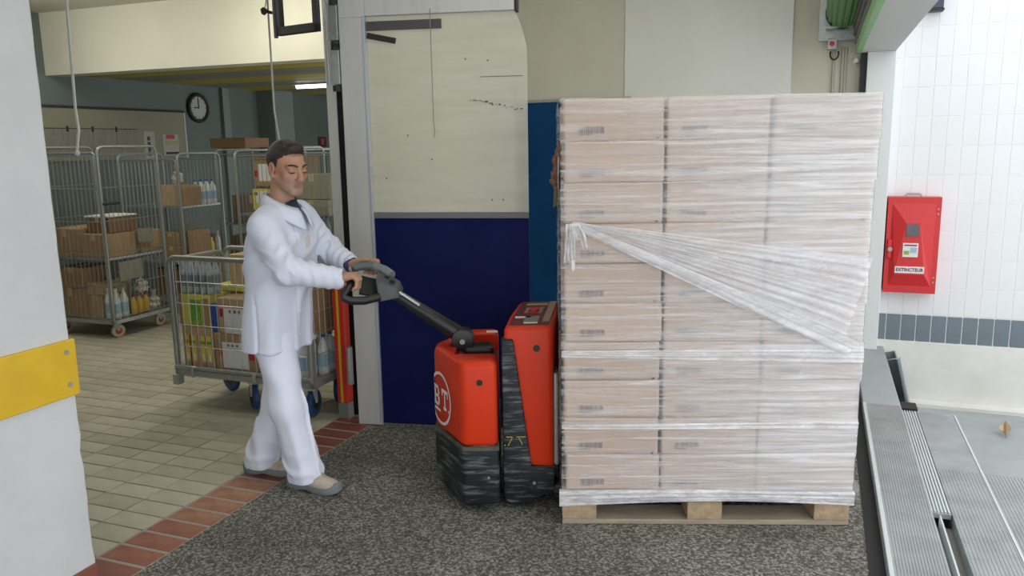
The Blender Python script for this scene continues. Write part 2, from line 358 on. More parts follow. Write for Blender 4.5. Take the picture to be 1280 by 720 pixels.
# bay: back wall, roof, shutter side
wb = struct('wall_back', MB().lohi((-2.5, 6.5, 0), (.30, 6.65, 3.25)), m_creamd)
obj('wall_panel', MB().lohi((-2.42, 6.484, 1.955), (-1.50, 6.5, 3.2)), m_cream, wb)
obj('wall_panel', MB().lohi((-1.495, 6.47, .1), (-.235, 6.5, 3.2)), m_cream2, wb, bevel=.003)
struct('ceiling_bay', MB().lohi((-2.62, -2.5, 3.2), (.46, 6.6, 3.35)), m_ceil)
d1 = struct('door_1', MB().lohi((-2.40, 6.455, .01), (-1.45, 6.5, 1.935)), m_bluedoor, bevel=.004)
obj('door_rail', MB().lohi((-2.42, 6.45, 1.935), (-1.44, 6.5, 1.958)), m_galv, d1)
struct('wall_right', MB().lohi((.235, -2.5, 2.20), (.455, 6.5, 3.25)), m_beam)
struct('trim_4', MB().lohi((.275, 6.36, .05), (.46, 6.62, 2.2)), mat('white_jamb', (.70, .72, .70), .6), bevel=.004)
struct('trim_5', MB().lohi((.235, 6.40, .05), (.278, 6.5, 2.2)), m_black)
# ---- threshold, dock platform and yard outside the shutter (b > 0.3)
sill = struct('trim_6', MB().lohi((.312, -2.5, -.05), (.512, 5.02, .05)), m_alu, bevel=.004)
rb = MB()
for i in range(17): rb.lohi((.322 + .0112 * i, -2.5, .05), (.327 + .0112 * i, 5.0, .0525))
o = obj('rib', rb, m_alu, sill); o['kind'] = 'stuff'
obj('edge_angle', MB().lohi((.304, -2.5, .0), (.322, 5.02, .054)), m_alul, sill, bevel=.003)
struct('trim_7', MB().lohi((.306, 5.02, -.4), (.512, 6.5, .05)), mat('smooth_concrete_sill', (.36, .385, .385), .75, col2=(.31, .335, .335), scale=4), bevel=.006)
struct('trim_8', MB().lohi((.245, -2.5, -.05), (.304, 6.4, .003)), m_rub)  # flat black strip on the floor along the sill's left edge
yd = struct('floor_yard', MB().lohi((.30, -4, -.75), (6, 6.6, -.37)), m_yard)
plat = struct('floor_platform', MB().lohi((.512, -2.5, -.37), (3.2, 5.10, -.075)), m_dark)
for b0, b1 in ((.604, .798), (.806, 1.40), (1.408, 2.0), (2.008, 3.2)):
    obj('dock_plate', MB().lohi((b0, -2.5, -.075), (b1, 5.10, 0)), m_alu if b0 < .7 else mat('worn_dock_plate', (.38, .40, .40), .5, metal=.35, col2=(.30, .32, .32), scale=3.5, bump=.25, bscale=50), plat, bevel=.003)
rb = MB()
for i in range(60):
    b = .615 + .0145 * i
    if b < 1.40 and abs(b - .802) > .01: rb.lohi((b, -2.5, 0), (b + .004, 4.2, .002))
o = obj('rib', rb, m_alu, plat); o['kind'] = 'stuff'
obj('seam_strip', MB().lohi((.797, -2.5, 0), (.807, 5.08, .003)), m_alul, plat)
gp = obj('grooved_plate', MB().lohi((.516, 3.66, -.02), (.600, 5.06, .004)), m_alu, plat, bevel=.002)
for i in range(6): obj('ridge', MB().lohi((.520 + .0135 * i, 3.66, .004), (.527 + .0135 * i, 5.06, .012)), m_alul, gp)
obj('slot_bar', MB().lohi((.553, -2.5, -.075), (.560, 3.66, -.004)), m_alul, plat)
obj('slot_rail', MB().lohi((.513, -2.5, -.075), (.519, 3.66, .004)), m_alul, plat)
obj('slot_bed', MB().lohi((.519, -2.5, -.075), (.604, 3.66, -.06)), mat('slot_floor', (.20, .19, .165), .8), plat)
# yard wall: plinth, one row of grey tiles, white tiles above, each tile a piece
wy = struct('wall_yard', MB().lohi((.44, 6.508, -.4), (3.4, 6.75, 3.9)), m_wgrout)
obj('plinth', MB().lohi((.44, 6.496, -.4), (3.4, 6.51, .092)), m_plinth, wy)
obj('kerb', MB().lohi((.52, 6.38, -.37), (3.4, 6.5, -.345)), m_plinth, wy)
tw_me = MB().lohi((-.0483, -.004, -.1010), (.0483, 0, .1010)).data('tile', m_wtile, bevel=.001, seg=1)
tw2_me = MB().lohi((-.0483, -.004, -.1010), (.0483, 0, .1010)).data('tile', mat('white_glazed_tile_b', (.755, .765, .77), .35), bevel=.001, seg=1)
tg_me = MB().lohi((-.0465, -.010, -.099), (.0465, 0, .099)).data('tile', m_gtile, bevel=.002, seg=1)
for i in range(14):
    for j in range(15):
        link('tile', tg_me if j == 0 else (tw_me if random.random() < .7 else tw2_me), wy, (.470 + .1015 * i, 6.5088 + random.uniform(0, .0008), .202 + .206 * j))
more = MB()
for i in range(14, 28):
    for j in range(1, 15): more.lohi((.470 + .1015 * i - .0478, 6.497, .101 + .206 * j), (.470 + .1015 * i + .0478, 6.506, .3026 + .206 * j))
o = obj('tile_field', more, m_wtile, wy); o['kind'] = 'stuff'
for i in range(14, 28): link('tile', tg_me, wy, (.470 + .1015 * i, 6.509, .202))

def building(name, label, cat, a, b, z=0.0, rz=0.0, group=None):   # an Empty in building orientation: its x runs along b, its y along a
    return empty(name, label, cat, wp(a, b, z), ROT + rz, group)

# ---- fire cabinet on the yard wall
fc = building('fire_cabinet', 'red steel fire extinguisher cabinet with embossed door on white tiled wall', 'cabinet', 6.495, .472, .487)
cw, chh, cd = .345, .695, .115
obj('body', MB().lohi((0, -cd + .02, 0), (cw, 0, chh)), m_redcab, fc, bevel=.004)
dv = [(0, 0), (cw, 0), (cw, chh), (0, chh)]
q1 = [(.085, .075), (.9, .075), (.9, .935), (.085, .935)]; q2 = [(.19, .20), (.76, .20), (.62, .735), (.36, .735)]
V = [(x, -cd + .02, z) for x, z in dv] + [(x, -cd, z) for x, z in dv] + [(u * cw, -cd, v * chh) for u, v in q1] + [(u * cw, -cd - .028, v * chh) for u, v in q2]
Fc = [(0, 1, 2, 3)] + [(i, (i + 1) % 4, 4 + (i + 1) % 4, 4 + i) for i in range(4)] + [(4 + i, 4 + (i + 1) % 4, 8 + (i + 1) % 4, 8 + i) for i in range(4)] + [(8 + i, 8 + (i + 1) % 4, 12 + (i + 1) % 4, 12 + i) for i in range(4)] + [(12, 13, 14, 15)]
fd = obj('door', MB().add(V, Fc), m_redcab, fc)
def fcp(name, u0, u1, v0, v1, m, dy=.030, t=.004): return obj(name, MB().lohi((u0 * cw, -cd - dy - t, v0 * chh), (u1 * cw, -cd - dy, v1 * chh)), m, fd)
fcp('window', .37, .61, .60, .725, m_glass)
fcp('instruction_sticker', .325, .615, .385, .53, m_paper)
fcp('sticker_print', .35, .59, .50, .515, m_redp, .0345, .001); fcp('sticker_print', .35, .45, .41, .45, m_greenp, .0345, .001); fcp('sticker_print', .47, .59, .43, .485, m_lblue, .0345, .001)
fcp('name_strip', .20, .755, .215, .285, m_paper, .029)
def text(name, body, size, m, parent, loc, rot, ext=.0008, align='CENTER', bold=0.0, sx=1.0):
    c = bpy.data.curves.new(name, 'FONT'); c.body = body; c.size = size; c.extrude = ext; c.align_x = align; c.align_y = 'CENTER'; c.offset = bold
    t = bpy.data.objects.new(name, c); COL.objects.link(t)
    dg = bpy.context.evaluated_depsgraph_get(); me = bpy.data.meshes.new_from_object(t.evaluated_get(dg)); bpy.data.objects.remove(t); bpy.data.curves.remove(c)
    me.materials.clear(); me.materials.append(m)
    o = link(name, me, parent, loc); o.rotation_euler = rot; o.scale = (sx, 1, 1); return o
text('lettering', 'EXTINCTEUR', .034, mat('dark_red_ink', (.20, .03, .05), .6), fd, (.478 * cw, -cd - .034, .25 * chh), (math.pi / 2, 0, 0), bold=.0008, sx=.88)
hd = obj('handle', MB().lohi((.03 * cw, -cd - .02, .36 * chh), (.115 * cw, -cd, .56 * chh)), m_redcab, fd, bevel=.006)
obj('lock', MB().cyl((.085 * cw, -cd - .024, .46 * chh), (0, 1, 0), .016, .012, 16), m_chrome, hd)
for z in (.83, .88, .12, .17): obj('rivet', MB().cyl((.945 * cw, -cd - .002, z * chh), (0, 1, 0), .006, .006, 8), m_chrome, fd)
obj('pull_hook', MB().tube([(.32 * cw, -.06, chh), (.36 * cw, -.06, chh + .02), (.6 * cw, -.06, chh + .02), (.64 * cw, -.06, chh)], .007, 6), m_chrome, fc)
# dark blue lamp housing high on the yard wall
bl = building('wall_lamp', 'dark blue box lamp high on the white tiled wall', 'lamp', 6.49, .685, 2.47)
obj('housing', MB().lohi((-.055, -.10, 0), (.05, 0, .24)), m_bluebox, bl, bevel=.006)
obj('lower_frame', MB().lohi((-.06, -.105, -.016), (.055, 0, 0)), m_black, bl, bevel=.003)
# grey tub leaning in the lower yard behind the sill, with a black block
tb = building('plastic_tub', 'smoky grey plastic tub tipped on end beside the concrete sill', 'tub', 6.12, .535, -.37)
def tub(m, parent):
    R = Matrix.Rotation(math.radians(-14), 3, 'Y'); o = []
    outer = [(0, 0, .10), (.15, 0, .10), (.15, .26, .10), (0, .26, .10)]
    mb = MB(); w, d, h, t = .15, .28, .34, .010
    mb.box((w / 2, d / 2, .05 + t / 2), (w, d, t)); mb.box((t / 2, d / 2, .05 + h / 2), (t, d, h)); mb.box((w - t / 2, d / 2, .05 + h / 2), (t, d, h)); mb.box((w / 2, d - t / 2, .05 + h / 2), (w, t, h))
    mb.v = [tuple(R @ Vector(v)) for v in mb.v]
    return obj('shell', mb, m, parent, bevel=.003)
tub(m_tub, tb)
rim = MB().tube([(-.10, 0, .39), (.06, 0, .43), (.145, 0, .08), (-.01, 0, .045)], .011, 8, closed=True); obj('rim', rim, mat('pale_grey_plastic_rim', (.42, .47, .48), .35), tb)
obj('foot', MB().lohi((-.03, .01, 0), (.10, .25, .05)), m_cardd, tb)
kb = building('rubber_buffer', 'black rubber buffer block lying at the platform edge', 'buffer', 5.2, .515, -.37)
obj('block', MB().lohi((0, -.06, 0), (.085, .06, .36)), m_rub, kb, bevel=.008); obj('flange', MB().lohi((-.0, -.075, .36), (.10, .05, .375)), m_black, kb, bevel=.003)
lf = building('dry_leaf', 'curled brown dry leaf lying on the grey dock plates', 'leaf', 4.78, 1.005, 0)
g = MB(); n = 7
for i in range(n):
    t = i / (n - 1); w = .03 * math.sin(math.pi * min(.98, t + .06)); z = .012 + .035 * t * t
    g.v += [(-w + .01 * t, .09 * t, z + .018), (0.01 * t, .09 * t, z), (w + .01 * t, .09 * t, z + .02)]
for i in range(n - 1):
    for j in range(2): g.f.append((i * 3 + j, i * 3 + j + 1, i * 3 + j + 4, i * 3 + j + 3))
obj('blade', g, mat('dry_leaf_brown', (.40, .30, .16), .8), lf); obj('stalk', MB().tube([(0, -.02, .004), (0, 0, .012), (.01, .09, .047)], .002, 5), m_cardd, lf)

# ---- roller shutter rolled up above the opening
sh = building('roller_shutter', 'green roller shutter rolled up above the loading opening', 'shutter', 6.42, .10, 2.42)
for i in range(16):
    th0 = 2 * math.pi * i / 16; th1 = 2 * math.pi * (i + 1) / 16; r = .105; mb = MB(); vs = []
    arc = [th0 + (th1 - th0) * k / 4 for k in range(5)]
    prof = [(math.cos(t) * (r + .010 * math.sin(math.pi * k / 4)), math.sin(t) * (r + .010 * math.sin(math.pi * k / 4))) for k, t in enumerate(arc)] + [(math.cos(t) * (r - .008), math.sin(t) * (r - .008)) for t in arc[::-1]]
    mb.prism_xz(prof, -8.6, -.1); mb.v = [(x, y, z + .06) for x, y, z in mb.v]
    obj('slat', mb, m_green, sh)
obj('axle', MB().cyl((0, -4.3, .06), (0, 1, 0), .05, 8.7, 12), m_dark, sh)
obj('roll_end_ring', MB().tube([(.112 * math.cos(t), -.09, .06 + .112 * math.sin(t)) for t in [2 * math.pi * k / 24 for k in range(24)]], .008, 6, closed=True), m_black, sh)
obj('bottom_bar', MB().lohi((.095, -8.8, -.225), (.135, -.02, -.155)), m_greenl, sh, bevel=.004)
for k in range(3): obj('guide_slat', MB().lohi((.088 - .012 * k, -8.8, -.16 + .055 * k), (.118 - .012 * k, -.05, -.11 + .055 * k)), mat('grey_shutter_slat', (.15, .15, .14), .5), sh, bevel=.004)
obj('mounting_plate', MB().lohi((-.16, .04, -.12), (.145, .055, .5)), m_galv, sh, bevel=.002)
obj('mounting_plate', MB().lohi((-.11, -.10, -.05), (.14, .04, -.035)), m_galv, sh, bevel=.002)
ab_ = building('call_box', 'small grey switch box with red lamp under the rolled shutter', 'switch', 6.47, .035, 2.235)
obj('case', MB().lohi((-.03, -.06, 0), (.035, 0, .075)), m_galv, ab_, bevel=.004); obj('red_lamp', MB().cyl((.0, -.065, .04), (0, 1, 0), .017, .012, 14), m_redcab, ab_)
obj('cable_loop', MB().tube([(.02 + .028 * math.cos(t), -.03, -.03 + .04 * math.sin(t)) for t in [math.pi * (-1.15 + 1.3 * k / 10) for k in range(11)]], .006, 6), m_dark, ab_)
for b in (.055, .115, .135): obj('conduit', MB().tube([(b, 6.485, .3), (b, 6.485, 2.25)], .010, 6), mat('painted_pipe', (.50, .48, .40), .6), wb)
obj('cable_knob', MB().lathe((.205, 6.46, 2.13), [(.006, 0), (.022, .01), (.026, .03), (.012, .045)], 10), m_cream2, wb)

# ---- fill lamps added out of view on the bay ceiling to brighten wall and frame
for a_, b_, pw, lb in ((4.7, -1.2, 3.5, 'added fill lamp, unseen, on the loading bay ceiling near the back wall'), (2.8, -.4, 7, 'added fill lamp, unseen, on the loading bay ceiling above the pallet truck')):
    bl2 = building('ceiling_lamp', lb, 'lamp', a_, b_, 3.13)
    obj('tray', MB().lohi((-.65, -.12, .03), (.65, .12, .07)), m_white, bl2); obj('diffuser', MB().lohi((-.63, -.10, .012), (.63, .10, .03)), m_lampon, bl2)
    ld = bpy.data.lights.new('lamp_light', 'AREA'); ld.shape = 'RECTANGLE'; ld.size = 1.26; ld.size_y = .2; ld.energy = pw; ld.color = (1.0, .97, .90); lo_ = bpy.data.objects.new('lamp_light', ld); COL.objects.link(lo_); lo_.parent = bl2
# ---- swing door leaf of rubber sheet in a steel L frame, standing open
LRZ = math.atan2(-.165, .986)
lf_ = empty('swing_door_leaf', 'open swing door leaf, clear yellowed sheet over navy rubber in steel frame', 'door', (-.905, 4.459, 0), LRZ)
obj('leaf_post', MB().lohi((0, 0, .005), (.145, .06, 2.275)).lohi((0, 0, 2.275), (.145, .06, 2.46)), m_steel, lf_, bevel=.003)
obj('top_rail', MB().lohi((.145, 0, 2.28), (.952, .06, 2.46)), m_steel, lf_, bevel=.003)
obj('rail_end_cap', MB().lohi((.952, -.002, 2.275), (.966, .062, 2.46)), m_black, lf_)
obj('edge_strip', MB().lohi((.131, -.006, .02), (.146, 0, 2.28)), mat('pale_blue_steel_strip', (.50, .54, .62), .4, metal=.4), lf_, bevel=.002)
obj('clear_sheet', MB().prism_xz([(.145, 1.232), (1.012, 1.232), (1.012, 2.10), (.985, 2.20), (.952, 2.28), (.145, 2.28)], .022, .027), m_pvc, lf_)
obj('rubber_sheet', MB().lohi((.145, .018, .012), (1.012, .030, 1.212)), m_pvcblue, lf_)
obj('clamping_strip', MB().lohi((.145, .010, 1.206), (1.012, .020, 1.238)), mat('grey_clamp', (.17, .18, .18), .5), lf_)
obj('bracket', MB().lohi((.150, .006, 2.205), (.56, .020, 2.252)), mat('dark_grey_bracket', (.09, .09, .085), .5, metal=.3), lf_); obj('bracket', MB().box((.23, .012, 2.165), (.16, .012, .03), rot=Matrix.Rotation(math.radians(12), 3, 'Y')), m_dark, lf_)
sc = MB()
for k in range(16):
    x = .70 + .018 * k + random.uniform(-.006, .006); z = 1.835 - .004 * k + random.uniform(-.006, .006); w = random.uniform(.006, .02); h = random.uniform(.002, .009) * (1.4 if 4 < k < 11 else .7)
    sc.lohi((x, .0205, z), (x + w, .022, z + h))
for x, z in ((.68, 2.04), (.80, 2.03), (.35, 1.65), (.48, 1.52), (.22, 1.42), (.81, 1.30), (.87, 1.30)): sc.lohi((x, .0205, z), (x + .007, .022, z + .009))
for z, x0, x1 in ((1.95, .76, .99),): sc.lohi((x0, .021, z), (x1, .022, z + .003))
o = obj('scuff_marks', sc, mat('scuff_black', (.07, .065, .055), .8), lf_); o['kind'] = 'stuff'
for z in (1.93, 2.16):
    h = obj('hinge', MB().lohi((-.052, -.012, z), (-.003, .03, z + .19)), m_galv, lf_, bevel=.004)
    obj('hinge_pin', MB().cyl((-.066, -.014, z + .1), (0, 0, 1), .008, .20, 10), m_chrome, h)
    for dz in (-.02, .195): obj('hinge_collar', MB().cyl((-.024, -.008, z + dz), (0, 0, 1), .022, .03, 12), m_black, h)
obj('lower_pivot', MB().cyl((-.032, -.012, .36), (0, 0, 1), .018, .22, 12), m_galv, lf_)
pc = link('pull_cord', MB().tube([(-.405, 4.35, 2.30), (-.405, 4.352, 2.0), (-.404, 4.35, 1.72), (-.398, 4.35, 1.68), (-.404, 4.35, 1.64)], .0022, 5).data('pull_cord', mat('grimy_cord', (.24, .23, .19), .8)))
tag(pc, 'thin grimy pull cord hanging in front of the clear door sheet', 'cord')
# guard post at the jamb
gp_ = building('guard_post', 'red guard post with yellow stripe on grey foot by door jamb', 'post', 3.925, -2.582)
obj('post_body', MB().lohi((-.038, -.03, .10), (.038, .03, .80)), m_redpost, gp_, bevel=.008)
obj('yellow_stripe', MB().lohi((-.009, -.0335, .102), (.005, -.030, .798)), m_yband, gp_)
obj('foot_block', MB().lohi((-.036, -.028, .001), (.036, .03, .10)), mat('grey_foot', (.23, .23, .22), .7), gp_, bevel=.004)
# ================================================================== PALLET, CARTONS, FILM
PRZ = math.radians(-2.6)
PO = Vector((.199, 3.183, 0))
pal = empty('wooden_pallet', 'weathered wooden pallet carrying the film-wrapped stack of cartons', 'pallet', PO, PRZ)
for y in (0, .3275, .655): obj('bottom_board', MB().lohi((0, y, .001), (1.2, y + .145 if y == .3275 else y + .145, .023)), m_wood, pal, bevel=.003)
for y in (0, .3275, .655):
    for x in (0, .5275, 1.055): obj('block', MB().lohi((x, y, .023), (x + .145, y + .145, .101)), m_woodb, pal, bevel=.004)
for x in (0, .5275, 1.055): obj('stringer_board', MB().lohi((x, 0, .101), (x + .145, .8, .123)), m_wood, pal, bevel=.003)
for y in (0, .175, .3275, .48, .655): obj('top_board', MB().lohi((0, y, .123), (1.2, y + .145, .145)), m_wood, pal, bevel=.003)
# thirty cartons, three columns of ten
bw, bh = .393, .1622
def carton_body(m):
    mb = MB().lohi((0, 0, 0), (bw, .79, bh)); return mb.data('carton', m, bevel=.010, seg=2)
cm = [carton_body(m_carton), carton_body(m_carton2)]
bc = MB()
x = 0.0
rr = random.Random(3)
while x < .098:
    w = rr.choice((.002, .003, .005)); bc.lohi((x, -.0012, 0), (x + w, 0, .024)); x += w + rr.choice((.002, .003, .004))
bc.lohi((.0, -.0012, -.006), (.05, 0, -.003))
bc_me = bc.data('printed_code', m_ink)
lapm = MB().lohi((.004, -.0008, bh * .5 - .0008), (bw - .004, 0, bh * .5 + .0008)).data('flap_line', mat('carton_crease', (.33, .24, .19), .8))
hole_me = MB().lohi((0, -.0015, 0), (.010, 0, .007)).data('corner_notch', m_dark)
right_edge = [1.21] * 10
rank = ['top', 'second', 'third', 'fourth', 'fifth', 'sixth', 'seventh', 'eighth', 'ninth', 'bottom']
colw = ['left', 'middle', 'right']
xoff = [.014, .416, .8155]
for r in range(10):          # r = 0 at the top
    for c in range(3):
        o = link('carton', cm[(r + c) % 2])
        z = .1465 + bh * (9 - r) + .0002
        jx, jy = rng.normal() * .0015, abs(rng.normal()) * .004
        if c == 0: jx += -.004 + .003 * (r % 2)
        if c == 2: jx = (.018, .014, .006, .004, .008, .0, .006, -.001, .002, -.002)[r] - .004; right_edge[r] = .8155 + jx + bw
        p = Matrix.Rotation(PRZ, 3, 'Z') @ Vector((xoff[c] + jx, .006 + jy, 0)) + PO
        o.location = (p.x, p.y, z); o.rotation_euler = (0, rng.normal() * .0012, PRZ + rng.normal() * .0022)
        where = 'tan carton, %s column, %s layer of the film-wrapped pallet stack' % (colw[c], ('top' if r == 0 else ('bottom' if r == 9 else rank[r] + ' from the top')))
        tag(o, where.replace('top layer', 'top layer'), 'carton', 'cartons stacked on the pallet')
        link('printed_code', bc_me, o, (.062 if c == 0 else .055, -.0002, .030))
        if r % 2 == 0: link('corner_notch', hole_me, o, (bw - .03, -.0002, .004))

# film wrapped round the stack: a thin shell with pulled wrinkles, open at the top
fw = empty('stretch_film', 'clear stretch film wrapped round the stack of cartons, torn and fanned in front', 'film', PO, PRZ)
def film_side(name, p0, p1, nrm, z0, z1, nx, nz, amp, m, seed):
    rr = np.random.default_rng(seed); vs = []; fs = []
    ph = rr.uniform(0, 6.28, 8); p0, p1, nrm = Vector(p0), Vector(p1), Vector(nrm)
    for j in range(nz + 1):
        z = z0 + (z1 - z0) * j / nz
        for i in range(nx + 1):
            t = i / nx; P = p0.lerp(p1, t)
            d = amp * (.5 + .5 * math.sin(z * 97 + 4 * math.sin(t * 5 + z * 7 + ph[0]) + ph[1])) * (.5 + .5 * math.sin(t * 9 + z * 23 + ph[2])) ** 2 + .3 * amp * math.sin(z * 263 + ph[3] + 5 * math.sin(t * 3 + ph[4]))
            edge = min(t, 1 - t); d *= min(1, edge * 12); rr9 = min(9, max(0, int((1.7685 - z) / bh))); P = Vector((min(P.x, right_edge[rr9] + .003), P.y, P.z)) if P.x > .5 else P
            vs.append(P + nrm * (.004 + d) + Vector((0, 0, z)))
    for j in range(nz):
        for i in range(nx): a = j * (nx + 1) + i; fs.append((a, a + 1, a + nx + 2, a + nx + 1))
    return obj(name, MB().add(vs, fs), m, fw, smooth=True)
x0, x1, y0, y1 = -.002, 1.232, -.004, .818
film_side('front_film', (x0, y0, 0), (x1, y0, 0), (0, -1, 0), .115, 1.772, 80, 230, .003, m_film, 1)
film_side('side_film', (x1, y0, 0), (x1, y1, 0), (1, 0, 0), .115, 1.772, 20, 120, .004, m_film, 2)
film_side('side_film', (x0, y1, 0), (x0, y0, 0), (-1, 0, 0), .115, 1.772, 20, 120, .004, m_film, 3)
film_side('back_film', (x1, y1, 0), (x0, y1, 0), (0, 1, 0), .115, 1.772, 20, 60, .004, m_film, 4)
def ribbon(name, f0, f1, n, k, amp, freq, m, seed, yoff=-.012):
    # a pleated sheet between two edge curves f0(t), f1(t) given in (x, z) on the front of the stack
    rr = np.random.default_rng(seed); vs = []; fs = []; ph = rr.uniform(0, 6.28, 4)
    for i in range(n + 1):
        t = i / n; (xa, za), (xb, zb) = f0(t), f1(t)
        for j in range(k + 1):
            s = j / k; w = math.sin(s * freq + ph[0] + 1.2 * math.sin(t * 7 + ph[1])) * (.5 + .5 * math.sin(s * freq * .23 + ph[2])) + .5 * math.sin(s * freq * 1.73 + ph[3] + 2 * t) 
            vs.append((xa + (xb - xa) * s, yoff - amp * (.5 + .5 * w) * min(1, t * 6 + .25), za + (zb - za) * s))
    for i in range(n):
        for j in range(k): a = i * (k + 1) + j; fs.append((a, a + 1, a + k + 2, a + k + 1))
    return obj(name, MB().add(vs, fs), m, fw, smooth=True)
L2 = lambda a, b: (lambda t: (a[0] + (b[0] - a[0]) * t, a[1] + (b[1] - a[1]) * t))
ribbon('film_fan', L2((.03, 1.285), (1.12, .765)), L2((.06, 1.29), (1.225, 1.14)), 60, 46, .012, 60, film_mat('fanned_stretch_film', .22, .40, 3, 9, .35, .70), 5)
ribbon('film_fold', L2((.035, 1.275), (1.13, .742)), L2((.05, 1.295), (1.20, .80)), 60, 10, .016, 16, m_film2, 6, -.016)
ribbon('film_fold', L2((.06, 1.285), (.62, 1.135)), L2((.06, 1.295), (.62, 1.16)), 40, 6, .014, 12, m_film2, 7, -.016)
ribbon('film_band', L2((.0, .738), (1.213, .715)), L2((.0, .765), (1.213, .768)), 70, 10, .014, 14, m_film2, 8, -.010)
ribbon('film_band', L2((.0, .43), (1.21, .435)), L2((.0, .447), (1.21, .462)), 70, 6, .008, 9, m_film2, 12, -.009)
ribbon('film_skirt', lambda t: (-.012 + 1.225 * t, .083 + .028 * math.sin(t * 2.6)), lambda t: (-.012 + 1.225 * t, .165), 90, 14, .016, 20, film_mat('blueish_bunched_film', .40, .5, 9, 40, .35, .65), 9, -.006)
for k in range(4):
    dx = (.0, .02, .035, .01)[k]; ln = (.16, .07, .10, .20)[k]
    ribbon('film_tail', L2((.02 + dx, 1.285), (.03 + dx * 2.2 - .02, 1.285 - ln)), L2((.045 + dx, 1.285), (.055 + dx * 2.2 - .02, 1.285 - ln * .9)), 16, 6, .02, 9, m_film2, 20 + k, -.014)
obj('film_end', MB().add([(x1 + .004, .02 + .1 * i, .10 + .02 * ((i * 7) % 3)) for i in range(8)] + [(x1 + .012, .02 + .1 * i, .17) for i in range(8)], [(i, i + 1, i + 9, i + 8) for i in range(7)]), m_film2, fw)

# crumpled papers stuck out of the film at the left edge of the stack
cpn = empty('packing_paper', 'crumpled brown packing paper bulging from the left edge of the stack', 'paper', (.232, 3.74, 1.44), 0)
def crumple(c, d, seed, m, name, parent):
    rr = np.random.default_rng(seed); bm = bmesh.new(); bmesh.ops.create_icosphere(bm, subdivisions=3, radius=1)
    for v in bm.verts:
        n = v.co.copy(); k = 1 + .22 * math.sin(7 * n.z + 3 * n.x + seed) + .14 * math.sin(11 * n.y + 5 * n.z) + rr.normal() * .04
        v.co = Vector((n.x * d[0], n.y * d[1], n.z * d[2])) * k + Vector(c)
    me = bpy.data.meshes.new(name); bm.to_mesh(me); bm.free(); me.materials.append(m); return link(name, me, parent)
crumple((-.012, .0, .06), (.024, .05, .065), 2, m_brownp, 'paper_lobe', cpn); crumple((-.02, .01, -.01), (.027, .045, .045), 5, m_brownp, 'paper_lobe', cpn); crumple((-.004, .0, .115), (.014, .04, .045), 9, m_brownp, 'paper_lobe', cpn)
for k, (lab, m, z0, z1, dx) in enumerate((('white paper sheet tucked under the film beside brown packing paper', m_paper, 1.41, 1.54, .010), ('pale green paper sheet sticking out at the left stack edge', mat('green_paper', (.55, .55, .26), .7), 1.33, 1.41, -.012), ('cream paper sheet tucked lowest at the left stack edge', mat('cream_paper', (.58, .56, .42), .7), 1.25, 1.335, .002))):
    p = link('paper_sheet', MB().add([(.212, 3.62, z0), (.200 + dx, 3.55, z0 - .01), (.206 + dx, 3.56, z1), (.214, 3.62, z1), (.212, 3.623, z0), (.200 + dx, 3.553, z0 - .01), (.206 + dx, 3.563, z1), (.214, 3.623, z1)], [(0, 1, 2, 3), (7, 6, 5, 4), (0, 4, 5, 1), (1, 5, 6, 2), (2, 6, 7, 3), (3, 7, 4, 0)]).data('paper_sheet', m)); tag(p, lab, 'paper')

# ================================================================== POWERED PALLET TRUCK
TRZ = math.radians(-2.6)
tk = empty('pallet_truck', 'red powered pallet truck with black scuffed bumper and tiller, under the loaded pallet', 'pallet truck', (0, 0, 0), 0)
def plan(off=0.0):
    P = [(-.072, 3.312), (-.225, 3.312), (-.365, 3.60), (-.365, 3.69), (-.225, 3.965), (-.072, 3.965)]
    c = Vector((-.2, 3.64)); 
    return P if not off else [tuple(c + (Vector(p) - c) * (1 + off)) for p in P]
def bool_diff(o, cut):
    c = link('cutter', cut.data('cutter', None)); md = o.modifiers.new('cut', 'BOOLEAN'); md.operation = 'DIFFERENCE'; md.object = c; md.solver = 'EXACT'
    dg = bpy.context.evaluated_depsgraph_get(); me = bpy.data.meshes.new_from_object(o.evaluated_get(dg)); o.modifiers.clear(); o.data = me; bpy.data.objects.remove(c)
hood = obj('drive_hood', MB().prism(plan(), .298, .682), m_red, tk, bevel=.028, seg=4, angle=.6)
bool_diff(hood, MB().lohi((-.26, 3.46, .60), (.0, 3.82, .80)))
obj('bumper_skirt', MB().prism(plan(.035), .03, .305), m_bump, tk, bevel=.018, seg=3, angle=.6)
obj('bumper_seam', MB().prism(plan(.045), .205, .215), m_dark, tk, bevel=.004)
obj('skirt_band', MB().prism(plan(.038), .288, .303), mat('tan_scuffed_edge', (.13, .125, .075), .7, col2=(.05, .055, .05), scale=20), tk)
obj('skirt_screw', MB().cyl((-.115, 3.298, .165), (0, 1, 0), .006, .008, 10), m_chrome, tk)
obj('handhold_hole', MB().cyl((-.146, 3.3115, .592), (0, 1, 0), .014, .004, 16), m_black, tk)
obj('recess_floor', MB().lohi((-.25, 3.47, .585), (-.075, 3.81, .606)), m_rub, tk)
obj('decal', MB().lohi((-.13, 3.86, .682), (-.075, 3.90, .684)), m_paper, tk)
